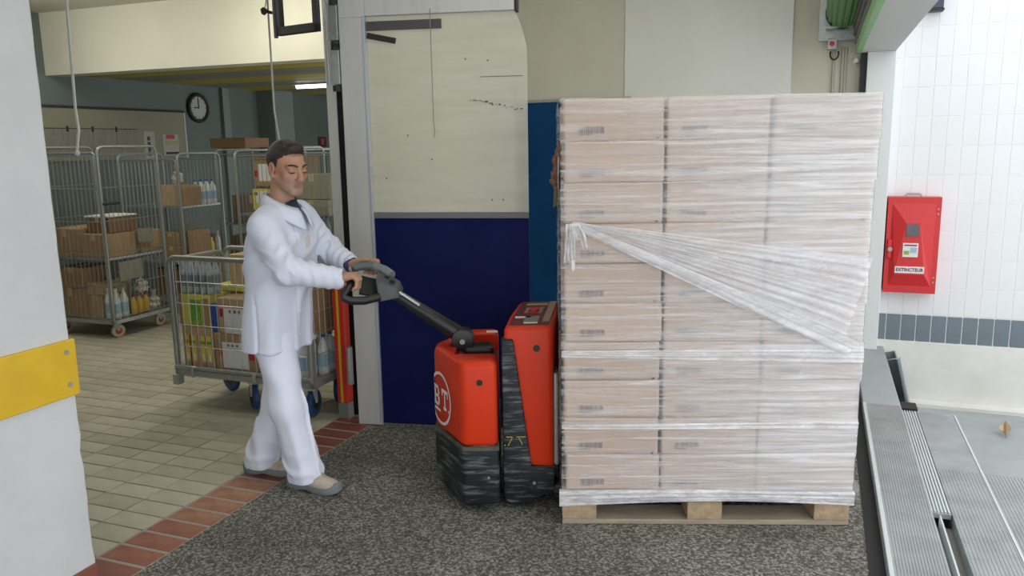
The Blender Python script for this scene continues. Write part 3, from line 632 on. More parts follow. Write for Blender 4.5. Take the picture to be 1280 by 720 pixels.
# emblem: white ring with B, T and a dot, wrapped round the hood's corner
path = [Vector((-.225, 3.312)), Vector((-.365, 3.60)), Vector((-.372, 3.645)), Vector((-.365, 3.69)), Vector((-.30, 3.82))]
acc = [0.0]
for i in range(len(path) - 1): acc.append(acc[-1] + (path[i + 1] - path[i]).length)
def wrap(u, v, off):      # u metres to the left along the hood from the logo centre, v up
    s = .245 + u; s = max(.005, min(acc[-1] - .001, s)); i = max(k for k in range(len(path) - 1) if acc[k] <= s)
    d = (path[i + 1] - path[i]).normalized(); p = path[i] + d * (s - acc[i]); n = Vector((-d.y, d.x))
    if n.x > 0: n = -n
    return (p.x + n.x * off, p.y + n.y * off, .455 + v)
def decal(polys, m, name):
    mb = MB()
    for poly in polys:
        # resample edges so the flat print follows the bend
        n = len(poly); mb.add([wrap(-u, v, .0035) for u, v in poly], [tuple(range(n))])
    return obj(name, mb, m, tk)
wl_ = mat('emblem_white', (.70, .66, .64), .5)
ring = [[(.125 * math.cos(t), .125 * math.sin(t)), (.125 * math.cos(t2), .125 * math.sin(t2)), (.111 * math.cos(t2), .111 * math.sin(t2)), (.111 * math.cos(t), .111 * math.sin(t))] for t, t2 in [(2 * math.pi * k / 48, 2 * math.pi * (k + 1) / 48) for k in range(48)]]
decal(ring, wl_, 'emblem_ring')
def rects(L): return [[(a, b), (c, b), (c, d), (a, d)] for a, b, c, d in L]
T_ = [(.012, .035, .088, .052), (.012, .018, .024, .035), (.076, .018, .088, .035), (.042, -.03, .058, .035), (.032, -.045, .068, -.03), (.088, -.045, .100, -.033)]
B_ = [(-.085, .037, -.028, .052), (-.085, -.045, -.028, -.030), (-.076, -.03, -.060, .037), (-.06, -.004, -.030, .010), (-.034, .012, -.018, .040), (-.034, -.034, -.014, .002)]
decal(rects(T_ + B_ + [(-.085, -.068, -.005, -.056)]), wl_, 'emblem_letters')
# battery and mast housing
mp_ = [(-.040, 3.362), (.172, 3.362), (.205, 3.65), (.232, 3.93), (.035, 3.93), (-.01, 3.65)]
mast = obj('battery_housing', MB().prism(mp_, .06, .822), m_red, tk, bevel=.022, seg=4, angle=.6)
sx = lambda x, y: x + .075 * (y - 3.362) / .568
def topp(name, xa, xb, ya, yb, m, z=.8235, t=.003): return obj(name, MB().add([(sx(xa, ya), ya, z), (sx(xb, ya), ya, z), (sx(xb, yb), yb, z), (sx(xa, yb), yb, z), (sx(xa, ya), ya, z + t), (sx(xb, ya), ya, z + t), (sx(xb, yb), yb, z + t), (sx(xa, yb), yb, z + t)], [(3, 2, 1, 0), (4, 5, 6, 7), (0, 1, 5, 4), (1, 2, 6, 5), (2, 3, 7, 6), (3, 0, 4, 7)]), m, tk)
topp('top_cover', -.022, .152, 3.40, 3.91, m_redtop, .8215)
topp('instrument_plate', .015, .105, 3.62, 3.76, mat('red_dial_plate', (.30, .02, .025), .4), .8250)
topp('plate_print', .02, .035, 3.63, 3.75, m_paperg, .8285, .001); topp('plate_print', .085, .10, 3.63, 3.75, m_paperg, .8285, .001)
obj('dial', MB().cyl((sx(.06, 3.69), 3.69, .831), (0, 0, 1), .022, .01, 16), m_redcab, tk)
topp('decal', -.012, .06, 3.535, 3.56, m_paper, .8250); topp('decal', .035, .10, 3.44, 3.56, m_paperg, .8250); topp('decal', .04, .10, 3.425, 3.445, m_paper, .8250)
topp('decal', .01, .11, 3.82, 3.85, mat('olive_label', (.34, .32, .16), .6), .8250)
topp('worn_patch', .118, .150, 3.46, 3.90, mat('bare_worn_paint', (.33, .22, .17), .6), .8250)
obj('side_bumper', MB().prism_xz([(-.050, .772), (.001, .772), (.075, .196), (.176, .186), (.176, .078), (.135, .062), (.045, .018), (-.02, .018), (-.050, .05)], 3.338, 3.42), m_bump, tk, bevel=.010, seg=2, angle=.6)
obj('bumper_joint', MB().lohi((-.051, 3.336, .192), (.176, 3.339, .198)), m_dark, tk)
for x, z in ((-.026, .735), (.102, .728)): obj('lifting_hole', MB().cyl((x, 3.3375 if x < 0 else 3.3615, z), (0, 1, 0), .0155, .004, 16), m_black, tk)
kh = obj('key_slot', MB().cyl((.085, 3.336, .118), (0, 1, 0), .016, .006, 14).lohi((.073, 3.334, .088), (.097, 3.338, .118)), m_black, tk); obj('key_barrel', MB().cyl((.085, 3.333, .122), (0, 1, 0), .007, .006, 10), m_chrome, kh)
y_ = mat('yellow_chalk', (.42, .36, .05), .8)
for (xa, za, xb, zb) in ((-.035, .335, -.01, .335), (-.008, .335, -.028, .295), (.01, .335, .05, .335), (.02, .33, .035, .30), (-.045, .30, -.04, .295)): obj('paint_mark', MB().tube([(xa, 3.337, za), (xb, 3.337, zb)], .0022, 4), y_, tk)
# carriage frame between housing and load, forks under the pallet, wheels
obj('carriage_frame', MB().lohi((.175, 3.40, .05), (.196, 3.46, .62)).lohi((.19, 3.84, .05), (.214, 3.90, .62)).lohi((.175, 3.40, .05), (.20, 3.90, .13)), m_dark, tk, bevel=.004)
obj('lift_rod', MB().cyl((.186, 3.385, .40), (0, 0, 1), .011, .42, 12), m_galv, tk)
for yc in (3.43, 3.78):
    f = obj('fork', MB().lohi((.17, yc - .065, .052), (1.30, yc + .065, .095)), mat('greasy_fork_steel', (.045, .055, .045), .45), tk, bevel=.008)
    obj('fork_roller', MB().cyl((1.02, yc, .043), (0, 1, 0), .04, .07, 16), mat('roller_plastic', (.12, .16, .14), .4), f); obj('fork_roller', MB().cyl((.93, yc, .043), (0, 1, 0), .04, .07, 16), m_rub, f)
for y in (3.40, 3.88): obj('support_wheel', MB().cyl((-.20, y, .045), (0, 1, 0), .045, .05, 16), m_rub, tk)
obj('drive_wheel', MB().cyl((-.20, 3.64, .085), (0, 1, 0), .085, .08, 20), m_rub, tk)
# tiller
til = obj('tiller_arm', MB().tube([(-.20, 3.63, .695), (-.255, 3.63, .735), (-.40, 3.625, .835), (-.545, 3.62, .935)], [.030, .040, .034, .026], 10), m_till, tk, angle=.8)
obj('pivot_boss', MB().cyl((-.232, 3.625, .712), (0, 1, 0), .052, .085, 20), m_till, tk, bevel=.006, angle=.6)
obj('pivot_block', MB().lohi((-.225, 3.57, .60), (-.09, 3.68, .685)), m_till, tk, bevel=.02)
obj('pivot_bolt', MB().cyl((-.232, 3.578, .708), (0, 1, 0), .013, .012, 6), m_chrome, tk)
d = Vector((-.545 + .40, 0, .10)).normalized()
obj('silver_strip', MB().box((-.475, 3.597, .915), (.125, .028, .010), rot=Matrix.Rotation(math.atan2(.100, .145), 3, 'Y')), mat('silver_label', (.60, .62, .60), .3, metal=.5), tk, bevel=.003)
th_ = obj('tiller_head', MB().add([(-.505, 3.575, .915), (-.50, 3.66, .945), (-.515, 3.66, .985), (-.52, 3.575, .965), (-.60, 3.53, .905), (-.615, 3.70, .99), (-.625, 3.70, 1.045), (-.615, 3.545, 1.00)], [(0, 1, 2, 3), (7, 6, 5, 4), (0, 4, 5, 1), (1, 5, 6, 2), (2, 6, 7, 3), (3, 7, 4, 0)]), m_grip, tk, bevel=.012, seg=3, angle=.6)
obj('head_arm', MB().tube([(-.56, 3.67, 1.005), (-.60, 3.70, 1.025), (-.645, 3.725, 1.045)], [.026, .028, .020], 10), mat('mid_grey_plastic', (.20, .22, .23), .5), tk, angle=.8)
obj('far_grip', MB().tube([(-.63, 3.72, 1.04), (-.67, 3.73, 1.048), (-.72, 3.725, 1.045), (-.755, 3.70, 1.03)], [.019, .021, .021, .019], 10), mat('grey_grip', (.13, .145, .145), .55), tk, angle=.8)
nb = [(-.752, 3.70, 1.032), (-.735, 3.64, 1.025), (-.716, 3.575, 1.012), (-.712, 3.52, 1.003), (-.722, 3.482, .985), (-.742, 3.466, .962), (-.742, 3.462, .945), (-.715, 3.468, .930), (-.66, 3.50, .923), (-.60, 3.545, .93)]
obj('near_grip', MB().tube(nb, [.018, .017, .0165, .0165, .0165, .018, .019, .019, .019, .019], 10), m_till, tk, angle=.8)
gq = [(-.595, 3.56, .930), (-.61, 3.68, .985), (-.70, 3.68, 1.008), (-.690, 3.545, .950)]; obj('guard_plate', MB().add(gq + [(x, y + .004, z - .008) for x, y, z in gq], [(0, 1, 2, 3), (7, 6, 5, 4), (0, 4, 5, 1), (1, 5, 6, 2), (2, 6, 7, 3), (3, 7, 4, 0)]), m_till, tk)
for k, m in ((0, m_black), (1, m_black)): obj('rocker_switch', MB().cyl((-.545 - .03 * k, 3.60 + .03 * k, .992 + .012 * k), (.25, -.15, 1), .012, .012, 12), m, tk)
# ================================================================== THE STORE ROOM
def castor(parent, x, y, r, tyre, hub, fork=m_galv, yaw=0.3):
    c = obj('castor', MB().box((0, 0, 2 * r + .012), (.075, .075, .012)).add([(-.022, -.03, 2 * r + .006), (-.022, .03, 2 * r + .006), (-.022, .012 + .02, r), (-.022, -.012 + .02, r), (-.018, -.03, 2 * r + .006), (-.018, .03, 2 * r + .006), (-.018, .032, r), (-.018, .008, r)], [(0, 1, 2, 3), (7, 6, 5, 4), (0, 4, 5, 1), (1, 5, 6, 2), (2, 6, 7, 3), (3, 7, 4, 0)]).add([(.022, -.03, 2 * r + .006), (.022, .03, 2 * r + .006), (.022, .032, r), (.022, .008, r), (.018, -.03, 2 * r + .006), (.018, .03, 2 * r + .006), (.018, .032, r), (.018, .008, r)], [(0, 1, 2, 3), (7, 6, 5, 4), (0, 4, 5, 1), (1, 5, 6, 2), (2, 6, 7, 3), (3, 7, 4, 0)]), fork, parent, (x, y, 0), yaw)
    w = obj('wheel', MB().lathe((0, 0, 0), [(r * .45, -.016), (r * .9, -.016), (r, -.008), (r, .008), (r * .9, .016), (r * .45, .016)], 18), tyre, c, (0, .02, r)); w.rotation_euler = (0, math.pi / 2, 0)
    h = obj('hub', MB().cyl((0, .02, r), (1, 0, 0), r * .5, .036, 12), hub, c)
    return c
def wires(mb, p, u, v, U, V, du, dv, r=.0034):    # a welded grid on the rectangle p + s*u + t*v
    p, u, v = Vector(p), Vector(u), Vector(v)
    k = int(round(U / du))
    for i in range(k + 1): mb.tube([p + u * (U * i / k), p + u * (U * i / k) + v * V], r, 4)
    k = max(1, int(round(V / dv)))
    for i in range(k + 1): mb.tube([p + v * (V * i / k), p + v * (V * i / k) + u * U], r * 1.2, 4)
def utube(p, u, H, Wd, r=.013, rad=.07):
    p, u = Vector(p), Vector(u); z = Vector((0, 0, 1))
    return [p] + bez(p + z * (H - rad), p + z * H, p + z * H + u * rad, 5) + bez(p + u * (Wd - rad) + z * H, p + u * Wd + z * H, p + u * Wd + z * (H - rad), 5) + [p + u * Wd]
def cage(label, a, b, w, d, h, rz=0.0, zb=.165, sides='flr', shelf=(), dv=.27, tube=m_chrome, step=.047):
    c = building('roll_cage', label, 'roll cage', a, b, 0, rz, 'wire roll cages in the store room')
    obj('deck', MB().lohi((0, 0, zb - .03), (w, .03, zb)).lohi((0, d - .03, zb - .03), (w, d, zb)).lohi((0, 0, zb - .03), (.03, d, zb)).lohi((w - .03, 0, zb - .03), (w, d, zb)).lohi((.03, .03, zb - .012), (w - .03, d - .03, zb - .004)), m_galv, c)
    for x, nm in ((0.012, 'l'), (w - .012, 'r')):
        t = obj('side_frame', MB().tube(utube((x, .012, zb), (0, 1, 0), h - zb, d - .024), .012, 8), tube, c, angle=.8)
        if nm in sides:
            mb = MB(); wires(mb, (x, .03, zb + .02), (0, 1, 0), (0, 0, 1), d - .06, h - zb - .08, step, dv); q = obj('wire_mesh', mb, m_wire, t); q['kind'] = 'stuff'
    if 'f' in sides:
        mb = MB(); wires(mb, (.03, .006, zb + .02), (1, 0, 0), (0, 0, 1), w - .06, h - zb - .09, step, dv); f = obj('front_gate', MB().tube(utube((.03, .008, zb + .01), (1, 0, 0), h - zb - .06, w - .06, rad=.04), .007, 6), m_galv, c)
        q = obj('wire_mesh', mb, m_wire, f); q['kind'] = 'stuff'
    if 'b' in sides:
        mb = MB(); wires(mb, (.03, d - .01, zb + .02), (1, 0, 0), (0, 0, 1), w - .06, h - zb - .09, step, dv); q = obj('back_mesh', mb, m_wire, c); q['kind'] = 'stuff'
    for zz in shelf: obj('shelf', MB().lohi((.02, .02, zz - .018), (w - .02, d - .02, zz)), m_galv, c)
    for x in (.09, w - .09):
        for y in (.09, d - .09): castor(c, x, y, .058, m_tyre, m_redwheel, yaw=random.uniform(-.6, .6))
    return c
def crate(label, a, b, z, w, d, h, m, name='carton', cat='carton', rz=0.0, tape=True, group=None):
    c = building(name, label, cat, a, b, z + .0005, rz, group)
    obj('body', MB().lohi((0, 0, 0), (w, d, h)), m, c, bevel=.004, seg=1)
    if tape: obj('packing_tape', MB().lohi((w / 2 - .024, -.0012, h * .72), (w / 2 + .024, 0, h)).lohi((w / 2 - .024, 0, h), (w / 2 + .024, d, h + .0012)), m_tape, c)
    return c
def lab(c, x0, x1, z0, z1, m, name='paper_label', y=-.002): return obj(name, MB().lohi((x0, y, z0), (x1, -.0005, z1)), m, c)
_bt = {}
def bottle(label, a, b, z, r, h, body, cap, band=None, group=None):
    key = (r, h, body.name, cap.name, band.name if band else '')
    if key not in _bt:
        _bt[key] = (MB().lathe((0, 0, 0), [(r * .85, 0), (r, .008), (r, h * .62), (r * .75, h * .74), (r * .34, h * .86), (r * .34, h * .93)], 10).data('bottle', body, smooth=True), MB().lathe((0, 0, h * .92), [(r * .40, 0), (r * .40, h * .075), (r * .3, h * .08)], 10).data('cap', cap), MB().lathe((0, 0, 0), [(r * 1.015, h * .2), (r * 1.02, h * .22), (r * 1.02, h * .5), (r * 1.015, h * .52)], 10).data('label_band', band) if band else None)
    A, B_, C_ = _bt[key]
    o = link('bottle', A, None, wp(a, b, z), 0); tag(o, label, 'bottle', group); link('cap', B_, o)
    if C_: link('label_band', C_, o)
    return o
def sack(label, a, b, z, d, seed, m=m_sack):
    c = building('plastic_sack', label, 'sack', a, b, z + .002); crumple((0, 0, d[2] * .95), d, seed, m, 'bag', c)
    obj('knot', MB().lathe((0, 0, d[2] * 1.75), [(.012, 0), (.008, .03), (.025, .06), (.03, .075)], 8), m, c); return c

ORD = ['first from left', 'second from left', 'third from left', 'fourth from left', 'fifth from left', 'sixth from left']
m_clearl = mat('dark_bottle_band', (.24, .27, .30), .4)
# --- tall cage nearest the pillar
cA = cage('tall wire roll cage nearest the white pillar, with shelf of brown cartons', 5.0, -6.33, .78, .66, 1.63, sides='flr', shelf=(.70,))
obj('latch_bar', MB().cyl((.80, .08, 1.16), (0, 1, 0), .011, .16, 8), m_dark, cA)
lbl = obj('sign_plate', MB().lohi((.10, -.006, 1.02), (.16, -.001, 1.20)), mat('teal_plate', (.10, .22, .25), .5), cA)
obj('price_card', MB().lohi((.785, .34, .80), (.79, .50, .92)), m_paperg, cA); obj('price_card', MB().lohi((.785, .10, .50), (.79, .36, .66)), m_paperg, cA)
crate('brown carton low in the tall cage, front left above another carton', 5.06, -6.22, .42, .30, .30, .18, m_card); crate('wide brown carton on the floor deck of the tall cage', 5.05, -6.25, .166, .34, .34, .25, m_card)
crate('small tan carton in the middle of the tall cage bottom', 5.08, -5.90, .166, .15, .30, .20, m_cardl); crate('tan carton stacked on small tan carton in tall cage', 5.08, -5.905, .37, .175, .28, .10, m_cardl)
sack('yellowish rolled sack lying above white bottles in the tall cage', 5.20, -5.64, .43, (.042, .09, .04), 14, mat('yellow_sack', (.45, .38, .20), .6))
for i in range(4): bottle('white plastic bottle at the tall cage side, %s row, %s' % (('front', 'rear')[i // 2], ('near the wires', 'set back')[i % 2]), 5.10 + .085 * (i // 2), -5.615 - .08 * (i % 2), .166, .036, .26, m_bottle, m_bottle, m_lblue, 'white bottles in the tall cage')
for i in range(3): bottle('small amber bottle beside white bottles in tall cage, %s from front' % ('first', 'second', 'third')[i], 5.29 + .07 * i, -5.62, .166, .032, .17, mat('amber_plastic', (.62, .40, .05), .35), m_redp, None, 'amber bottles in the tall cage')
sack('larger white plastic sack at the rear of the tall cage', 5.42, -5.645, .34, (.042, .065, .06), 3); sack('smaller white plastic sack low at the rear corner of tall cage', 5.55, -5.65, .166, (.045, .055, .055), 8)
crate('large brown carton left on the tall cage shelf', 5.04, -6.24, .70, .36, .50, .24, m_card); crate('brown carton at the right front of the tall cage shelf', 5.04, -5.86, .70, .26, .34, .20, m_card)
crate('long brown carton along the side of the tall cage shelf', 5.40, -5.87, .70, .285, .24, .19, m_card); crate('dark red-brown carton with white lid on the shelf cartons of tall cage', 5.10, -5.86, .905, .25, .30, .13, m_cardd)
crate('flat white tray lying on the dark red-brown carton in tall cage', 5.09, -5.87, 1.037, .27, .32, .014, m_paper, 'tray', 'tray', tape=False)
# --- second cage to the right
cB = cage('second wire roll cage, partly behind the tall cage, with three shelves of goods', 6.0, -6.42, .76, .60, 1.56, sides='flr', shelf=(.52, 1.06), dv=1.2, step=.05)
crate('tan carton at the front of the top shelf in second cage', 6.06, -5.98, 1.06, .26, .24, .20, m_cardl); crate('tan carton beside white bottles on second cage top shelf', 6.09, -5.716, 1.06, .036, .22, .18, m_card, tape=False)
for i in range(6): bottle('white blue-capped bottle on second cage top shelf, %s row, %s' % (('outer', 'inner')[i // 3], ('nearest', 'middle', 'farthest')[i % 3]), 6.36 + .075 * (i % 3), -5.715 - .08 * (i // 3), 1.06, .034, .24, m_bottle, m_capblue, m_lblue, 'white bottles on the second cage top shelf')
sack('clear crumpled bag standing on the tan carton in second cage', 6.2, -5.86, 1.262, (.05, .05, .06), 21)
crate('lower brown carton left on the middle shelf of second cage', 6.05, -6.0, .52, .25, .26, .15, m_card); crate('brown carton on top of another at middle shelf of second cage', 6.05, -6.0, .672, .245, .25, .13, m_card)
crate('upright tan carton with grey card on the middle shelf of second cage', 6.10, -5.712, .52, .032, .28, .30, m_card, tape=False); crate('dark brown carton at the rear of middle shelf in second cage', 6.38, -5.92, .52, .165, .18, .22, m_cardd)
crate('grey cardboard sheet standing behind the bars of second cage', 6.08, -5.735, .52, .012, .28, .36, m_paperg, 'cardboard_sheet', 'cardboard', tape=False)
bottle('yellow bottle with white spray top at rear of second cage', 6.43, -5.71, .52, .03, .20, m_yellowp, m_bottle); bottle('white slim bottle at rear corner of second cage', 6.52, -5.71, .52, .026, .26, m_bottle, m_bottle)
crate('dark brown carton at the bottom of second cage', 6.06, -6.1, .166, .40, .44, .28, m_cardd)
# --- cage behind the man, and two more
cC = cage('wire roll cage directly behind the man, holding yellow cartons and milk bottles', 6.25, -5.22, .74, .62, 1.58, sides='flr', shelf=(.60, .98), dv=.8, step=.05)
c_ = crate('brown carton with white and red label high behind the man', 6.30, -5.02, 1.24, .34, .22, .26, m_card); lab(c_, .05, .27, .05, .21, m_paper); lab(c_, .0, .04, .09, .15, m_redp, 'red_mark'); lab(c_, .30, .335, .09, .15, m_redp, 'red_mark')
c_ = crate('yellow and white carton with red dots behind the man', 6.30, -5.06, .995 + .02, .21, .22, .20, m_yellowp, tape=False); lab(c_, .03, .18, .07, .18, m_paper); lab(c_, .02, .06, .14, .17, m_redp, 'red_mark'); lab(c_, .15, .19, .14, .17, m_redp, 'red_mark')
crate('dark brown carton carrying the labelled carton behind the man', 6.55, -5.02, .985, .4, .25, .52, m_cardd)
for i in range(4): bottle('white milk bottle on the shelf behind the man, %s row, %s' % (('front', 'rear')[i // 2], ('left', 'right')[i % 2]), 6.30 + .09 * (i // 2), -5.0 + .085 * (i % 2), .60, .036, .27, m_bottle, m_bottle, m_lblue, 'milk bottles behind the man')
crate('brown carton at the lower left of the cage behind the man', 6.32, -5.15, .166, .5, .4, .35, m_cardd)
cD = cage('wire roll cage between the man and the steel door frame', 6.0, -4.46, .60, .62, 1.60, sides='flr', shelf=(.72,), dv=.5, step=.05)
crate('pale tan carton just left of the door jamb behind the sleeve', 6.24, -4.14, .72, .22, .26, .24, m_cardl); crate('grey-green carton high in the cage beside the jamb', 6.06, -4.40, 1.14, .36, .3, .22, mat('grey_green_card', (.27, .27, .20), .7))
for i in range(8): bottle('clear water bottle between man and jamb, %s row, %s' % (('front', 'rear')[i // 4], ORD[i % 4]), 6.08 + .08 * (i // 4), -4.37 + .075 * (i % 4), .72, .032, .27, m_clearb, m_capblue, m_lblue, 'water bottles between man and jamb')
crate('grey-green carton standing on the water bottles beside the jamb', 6.05, -4.41, .995, .36, .3, .14, mat('grey_green_card', (.27, .27, .20), .7))
cE = cage('dark wire roll cage at the back, below a carton lying on top', 7.0, -6.10, .74, .64, 1.59, sides='fr', shelf=(.8,), dv=.6, tube=m_galv, step=.05)
crate('dark brown carton inside the back cage upper shelf', 7.06, -5.95, .80, .5, .5, .30, m_cardd); crate('dark brown carton at the bottom of the back cage', 7.06, -6.0, .166, .6, .5, .5, m_cardd)
crate('long dark brown carton lying across the tops of the rear cages', 7.10, -6.22, 1.605, .47, .40, .105, m_cardd, tape=False)

# --- low trolley in the foreground of the room
tr = building('low_trolley', 'low wire trolley on blue wheels filled with cartons and bottles beside the man', 'trolley', 3.75, -3.70, 0)
tw, td, th2, tz = 1.02, .52, .955, .25
obj('deck', MB().lohi((0, 0, tz - .035), (tw, .03, tz + .005)).lohi((0, td - .03, tz - .035), (tw, td, tz)).lohi((0, 0, tz - .035), (.03, td, tz)).lohi((tw - .03, 0, tz - .035), (tw, td, tz)).lohi((.02, .02, tz - .015), (tw - .02, td - .02, tz - .003)), m_galv, tr, bevel=.004)
def tpanel(name, p, u, Wd, H, r, step, dv, tb=m_chrome):
    t = obj(name, MB().tube(utube(p, u, H, Wd, rad=.06), r, 10), tb, tr, angle=.8)
    mb = MB(); wires(mb, Vector(p) + Vector(u) * .03 + Vector((0, 0, .02)), u, (0, 0, 1), Wd - .06, H - .035, step, dv, .0024); q = obj('wire_mesh', mb, m_galv, t); q['kind'] = 'stuff'
tpanel('front_panel', (.015, .012, tz), (1, 0, 0), tw - .03, th2 - tz, .0155, .052, .14)
tpanel('end_panel', (.015, .03, tz), (0, 1, 0), td - .06, th2 - tz - .02, .0135, .06, .14); tpanel('end_panel', (tw - .015, .03, tz), (0, 1, 0), td - .06, th2 - tz - .02, .0135, .06, .14)
tpanel('back_panel', (.015, td - .012, tz), (1, 0, 0), tw - .03, th2 - tz, .0135, .052, .14, m_galv)
obj('bottom_rail', MB().tube([(.01, .0, tz + .02), (tw - .01, .0, tz + .02)], .013, 8), m_galv, tr)
obj('corner_stop', MB().lohi((-.012, -.012, tz - .095), (.035, .035, tz - .03)), m_galv, tr, bevel=.003)
for x in (.16, .62): obj('hook', MB().tube([(x, -.018, tz + .03), (x, -.03, tz), (x, -.018, tz - .03)], .011, 8), m_galv, tr)
for x, y, rz in ((.50, .12, .9), (.10, .40, 1.3), (.92, .12, .2), (.90, .42, .4)): castor(tr, x, y, .085, m_bluewheel, m_black, mat('white_fork', (.60, .60, .57), .5), rz)
def tl(u, v): return (3.75 + v, -3.70 + u)
def tcrate(label, u, v, z, w, d, h, m, **k): a, b = tl(u, v); return crate(label, a, b, z, w, d, h, m, **k)
c_ = tcrate('tan carton printed with yellow and green bottles at trolley bottom left', .04, .045, tz, .235, .38, .27, m_cardl, tape=False)
for x in (.02, .068, .14, .188): lab(c_, x, x + .034, .05, .215, m_yellowp, 'bottle_print'); lab(c_, x, x + .034, .165, .185, m_greenp, 'band_print', -.003); lab(c_, x + .010, x + .024, .06, .10, m_paper, 'print', -.003)
for x in (.055, .125, .175): lab(c_, x, x + .010, .0, .22, m_redp, 'red_stripe')
c_ = tcrate('brown carton with white label at the trolley bottom centre', .285, .045, tz, .31, .38, .245, m_card, tape=False); lab(c_, .06, .245, .03, .19, m_paper); lab(c_, .03, .055, .10, .15, m_redp, 'red_mark'); lab(c_, .25, .295, .09, .14, m_redp, 'red_mark')
for x in (.10, .13, .165): lab(c_, x, x + .016, .165, .18, m_ink, 'print', -.003)
for i in range(4): a, b = tl(.645 + .082 * i, .09); bottle('white bottle at the trolley front right beside the coat, %s' % ORD[i], a, b, tz, .038, .25, m_bottle, m_bottle, m_lblue, 'white bottles at the trolley front')
c_ = tcrate('yellow and green printed carton on the trolley, left above the bottle carton', .04, .045, tz + .272, .225, .38, .20, m_yellowp, tape=False); lab(c_, .085, .165, .01, .17, m_greenp, 'green_print'); lab(c_, .0, .02, 0, .20, m_card, 'card_edge'); lab(c_, .175, .225, 0, .18, m_card, 'card_edge')
tcrate('blue and white pack squeezed between two cartons on the trolley', .268, .05, tz + .25, .055, .25, .17, m_bluep, name='pack', cat='pack', tape=False)
c_ = tcrate('brown carton with large white label, centre of the trolley', .33, .045, tz + .248, .29, .38, .215, m_cardl, tape=False); lab(c_, .045, .25, .0, .155, m_paper); lab(c_, .015, .04, .10, .15, m_redp, 'red_mark'); lab(c_, .255, .285, .05, .13, m_redp, 'red_mark')
for x in (.085, .12, .15): lab(c_, x, x + .02, .125, .145, m_ink, 'print', -.003)
tcrate('flat yellow carton lying crossways on the trolley load', .17, .20, tz + .474, .30, .20, .035, m_yellowp, tape=False)
for i in range(10): a, b = tl(.055 + .050 * (i % 5), .085 + .06 * (i // 5)); bottle('clear water bottle, %s in the %s row of the trolley load, upper left' % (ORD[i % 5], 'front' if i < 5 else 'rear'), a, b, tz + .474, .0225, .225, m_clearb, m_capblue, m_clearl, 'water bottles on the trolley')
tcrate('plain tan carton on top of the trolley load beside water bottles', .285, .23, tz + .511, .24, .22, .19, m_cardl)
tcrate('tall brown carton at the trolley right end above blue-capped bottles', .66, .15, tz + .252, .325, .33, .36, m_card)
for i in range(6): a, b = tl(.955 - .078 * (i // 3) - .0, .21 + .082 * (i % 3)); bottle('white blue-capped bottle at trolley right end, %s row, %s' % (('outer', 'inner')[i // 3], ('nearest', 'middle', 'farthest')[i % 3]), a, b, tz, .036, .25, m_bottle, m_capblue, m_lblue, 'blue-capped bottles at trolley end')

# --- on the room's left wall: pin board, papers, clock; sign and lamp
bd = building('pin_board', 'long cream pin board on the left room wall above the cages', 'board', 5.2, -7.048, 1.50)
# local frame: x along b, y along a
obj('panel', MB().lohi((0, 0, 0), (.018, 2.42, .52)), m_board, bd); obj('top_rail', MB().lohi((-.0, -.01, .52), (.028, 2.43, .545)), m_dark, bd); obj('end_rail', MB().lohi((0, 2.42, 0), (.022, 2.44, .52)), m_galv, bd)
for i in range(4):
    p = building('paper_sheet', 'grey printed list sheet, %s of four on the pin board' % ('first from left', 'second from left', 'third from left', 'rightmost')[i], 'paper', 5.72 + .30 * i, -7.028, 1.50, group='list sheets on the pin board')
    obj('sheet', MB().lohi((0, 0, 0), (.003, .285, .33)), m_paperg, p); obj('clip', MB().lohi((0, -.012, .29), (.008, .006, .345)), m_dark, p); obj('holder', MB().lohi((.003, .01, .318), (.006, .28, .325)), m_dark, p)
p = building('notice', 'white notice with dark green vertical bars on the pin board', 'notice', 6.98, -7.028, 1.50); obj('sheet', MB().lohi((0, 0, 0), (.003, .16, .30)), m_paperd, p)
for z in (.14, .20, .08, .03): obj('green_bar', MB().lohi((.003, .05, z), (.005, .09, z + .045)), mat('dark_green_ink', (.02, .07, .04), .6), p)
p = building('notice', 'small notice with red and olive bands, nearest the clock', 'notice', 7.26, -7.028, 1.53); obj('sheet', MB().lohi((0, 0, 0), (.003, .24, .24)), m_paperd, p); obj('red_band', MB().lohi((.003, .05, .19), (.005, .18, .235)), m_redp, p); obj('olive_band', MB().lohi((.003, .03, .12), (.005, .22, .165)), mat('olive_label', (.34, .32, .16), .6), p); obj('dark_band', MB().lohi((.003, .03, .015), (.005, .24, .04)), m_dark, p)
ck = building('wall_clock', 'round black-rimmed wall clock reading nine', 'clock', 7.87, -7.048, 2.085)
obj('face', MB().cyl((.02, 0, 0), (1, 0, 0), .15, .01, 32), mat('clock_face', (.40, .42, .40), .5), ck)
obj('rim', MB().tube([(.025, .155 * math.cos(t), .155 * math.sin(t)) for t in [2 * math.pi * k / 40 for k in range(40)]], .022, 8, closed=True), m_black, ck, smooth=True)
for k in range(12): t = math.pi * 2 * k / 12; obj('hour_mark', MB().box((.027, .122 * math.cos(t), .122 * math.sin(t)), (.003, .007, .024), rot=Matrix.Rotation(t - math.pi / 2, 3, 'X')), m_dark, ck)
obj('hour_hand', MB().box((.030, -.035, 0), (.003, .085, .012)), m_black, ck); obj('minute_hand', MB().box((.032, 0, .05), (.003, .009, .115)), m_black, ck)
sg = building('wall_sign', 'small dark red square sign on the far room wall above the cages', 'sign', 10.35, -7.045, 1.60); obj('plate', MB().lohi((0, 0, 0), (.012, .20, .15)), mat('dark_red_sign', (.10, .012, .02), .5), sg); obj('symbol', MB().lohi((.012, .07, .035), (.014, .13, .12)), mat('dull_pink', (.30, .12, .13), .6), sg)
es = building('exit_light', 'small glowing green-white light beside the door jamb', 'light', 10.9, -7.045, 1.05); obj('case', MB().lohi((0, 0, 0), (.03, .22, .26)), m_sign, es)
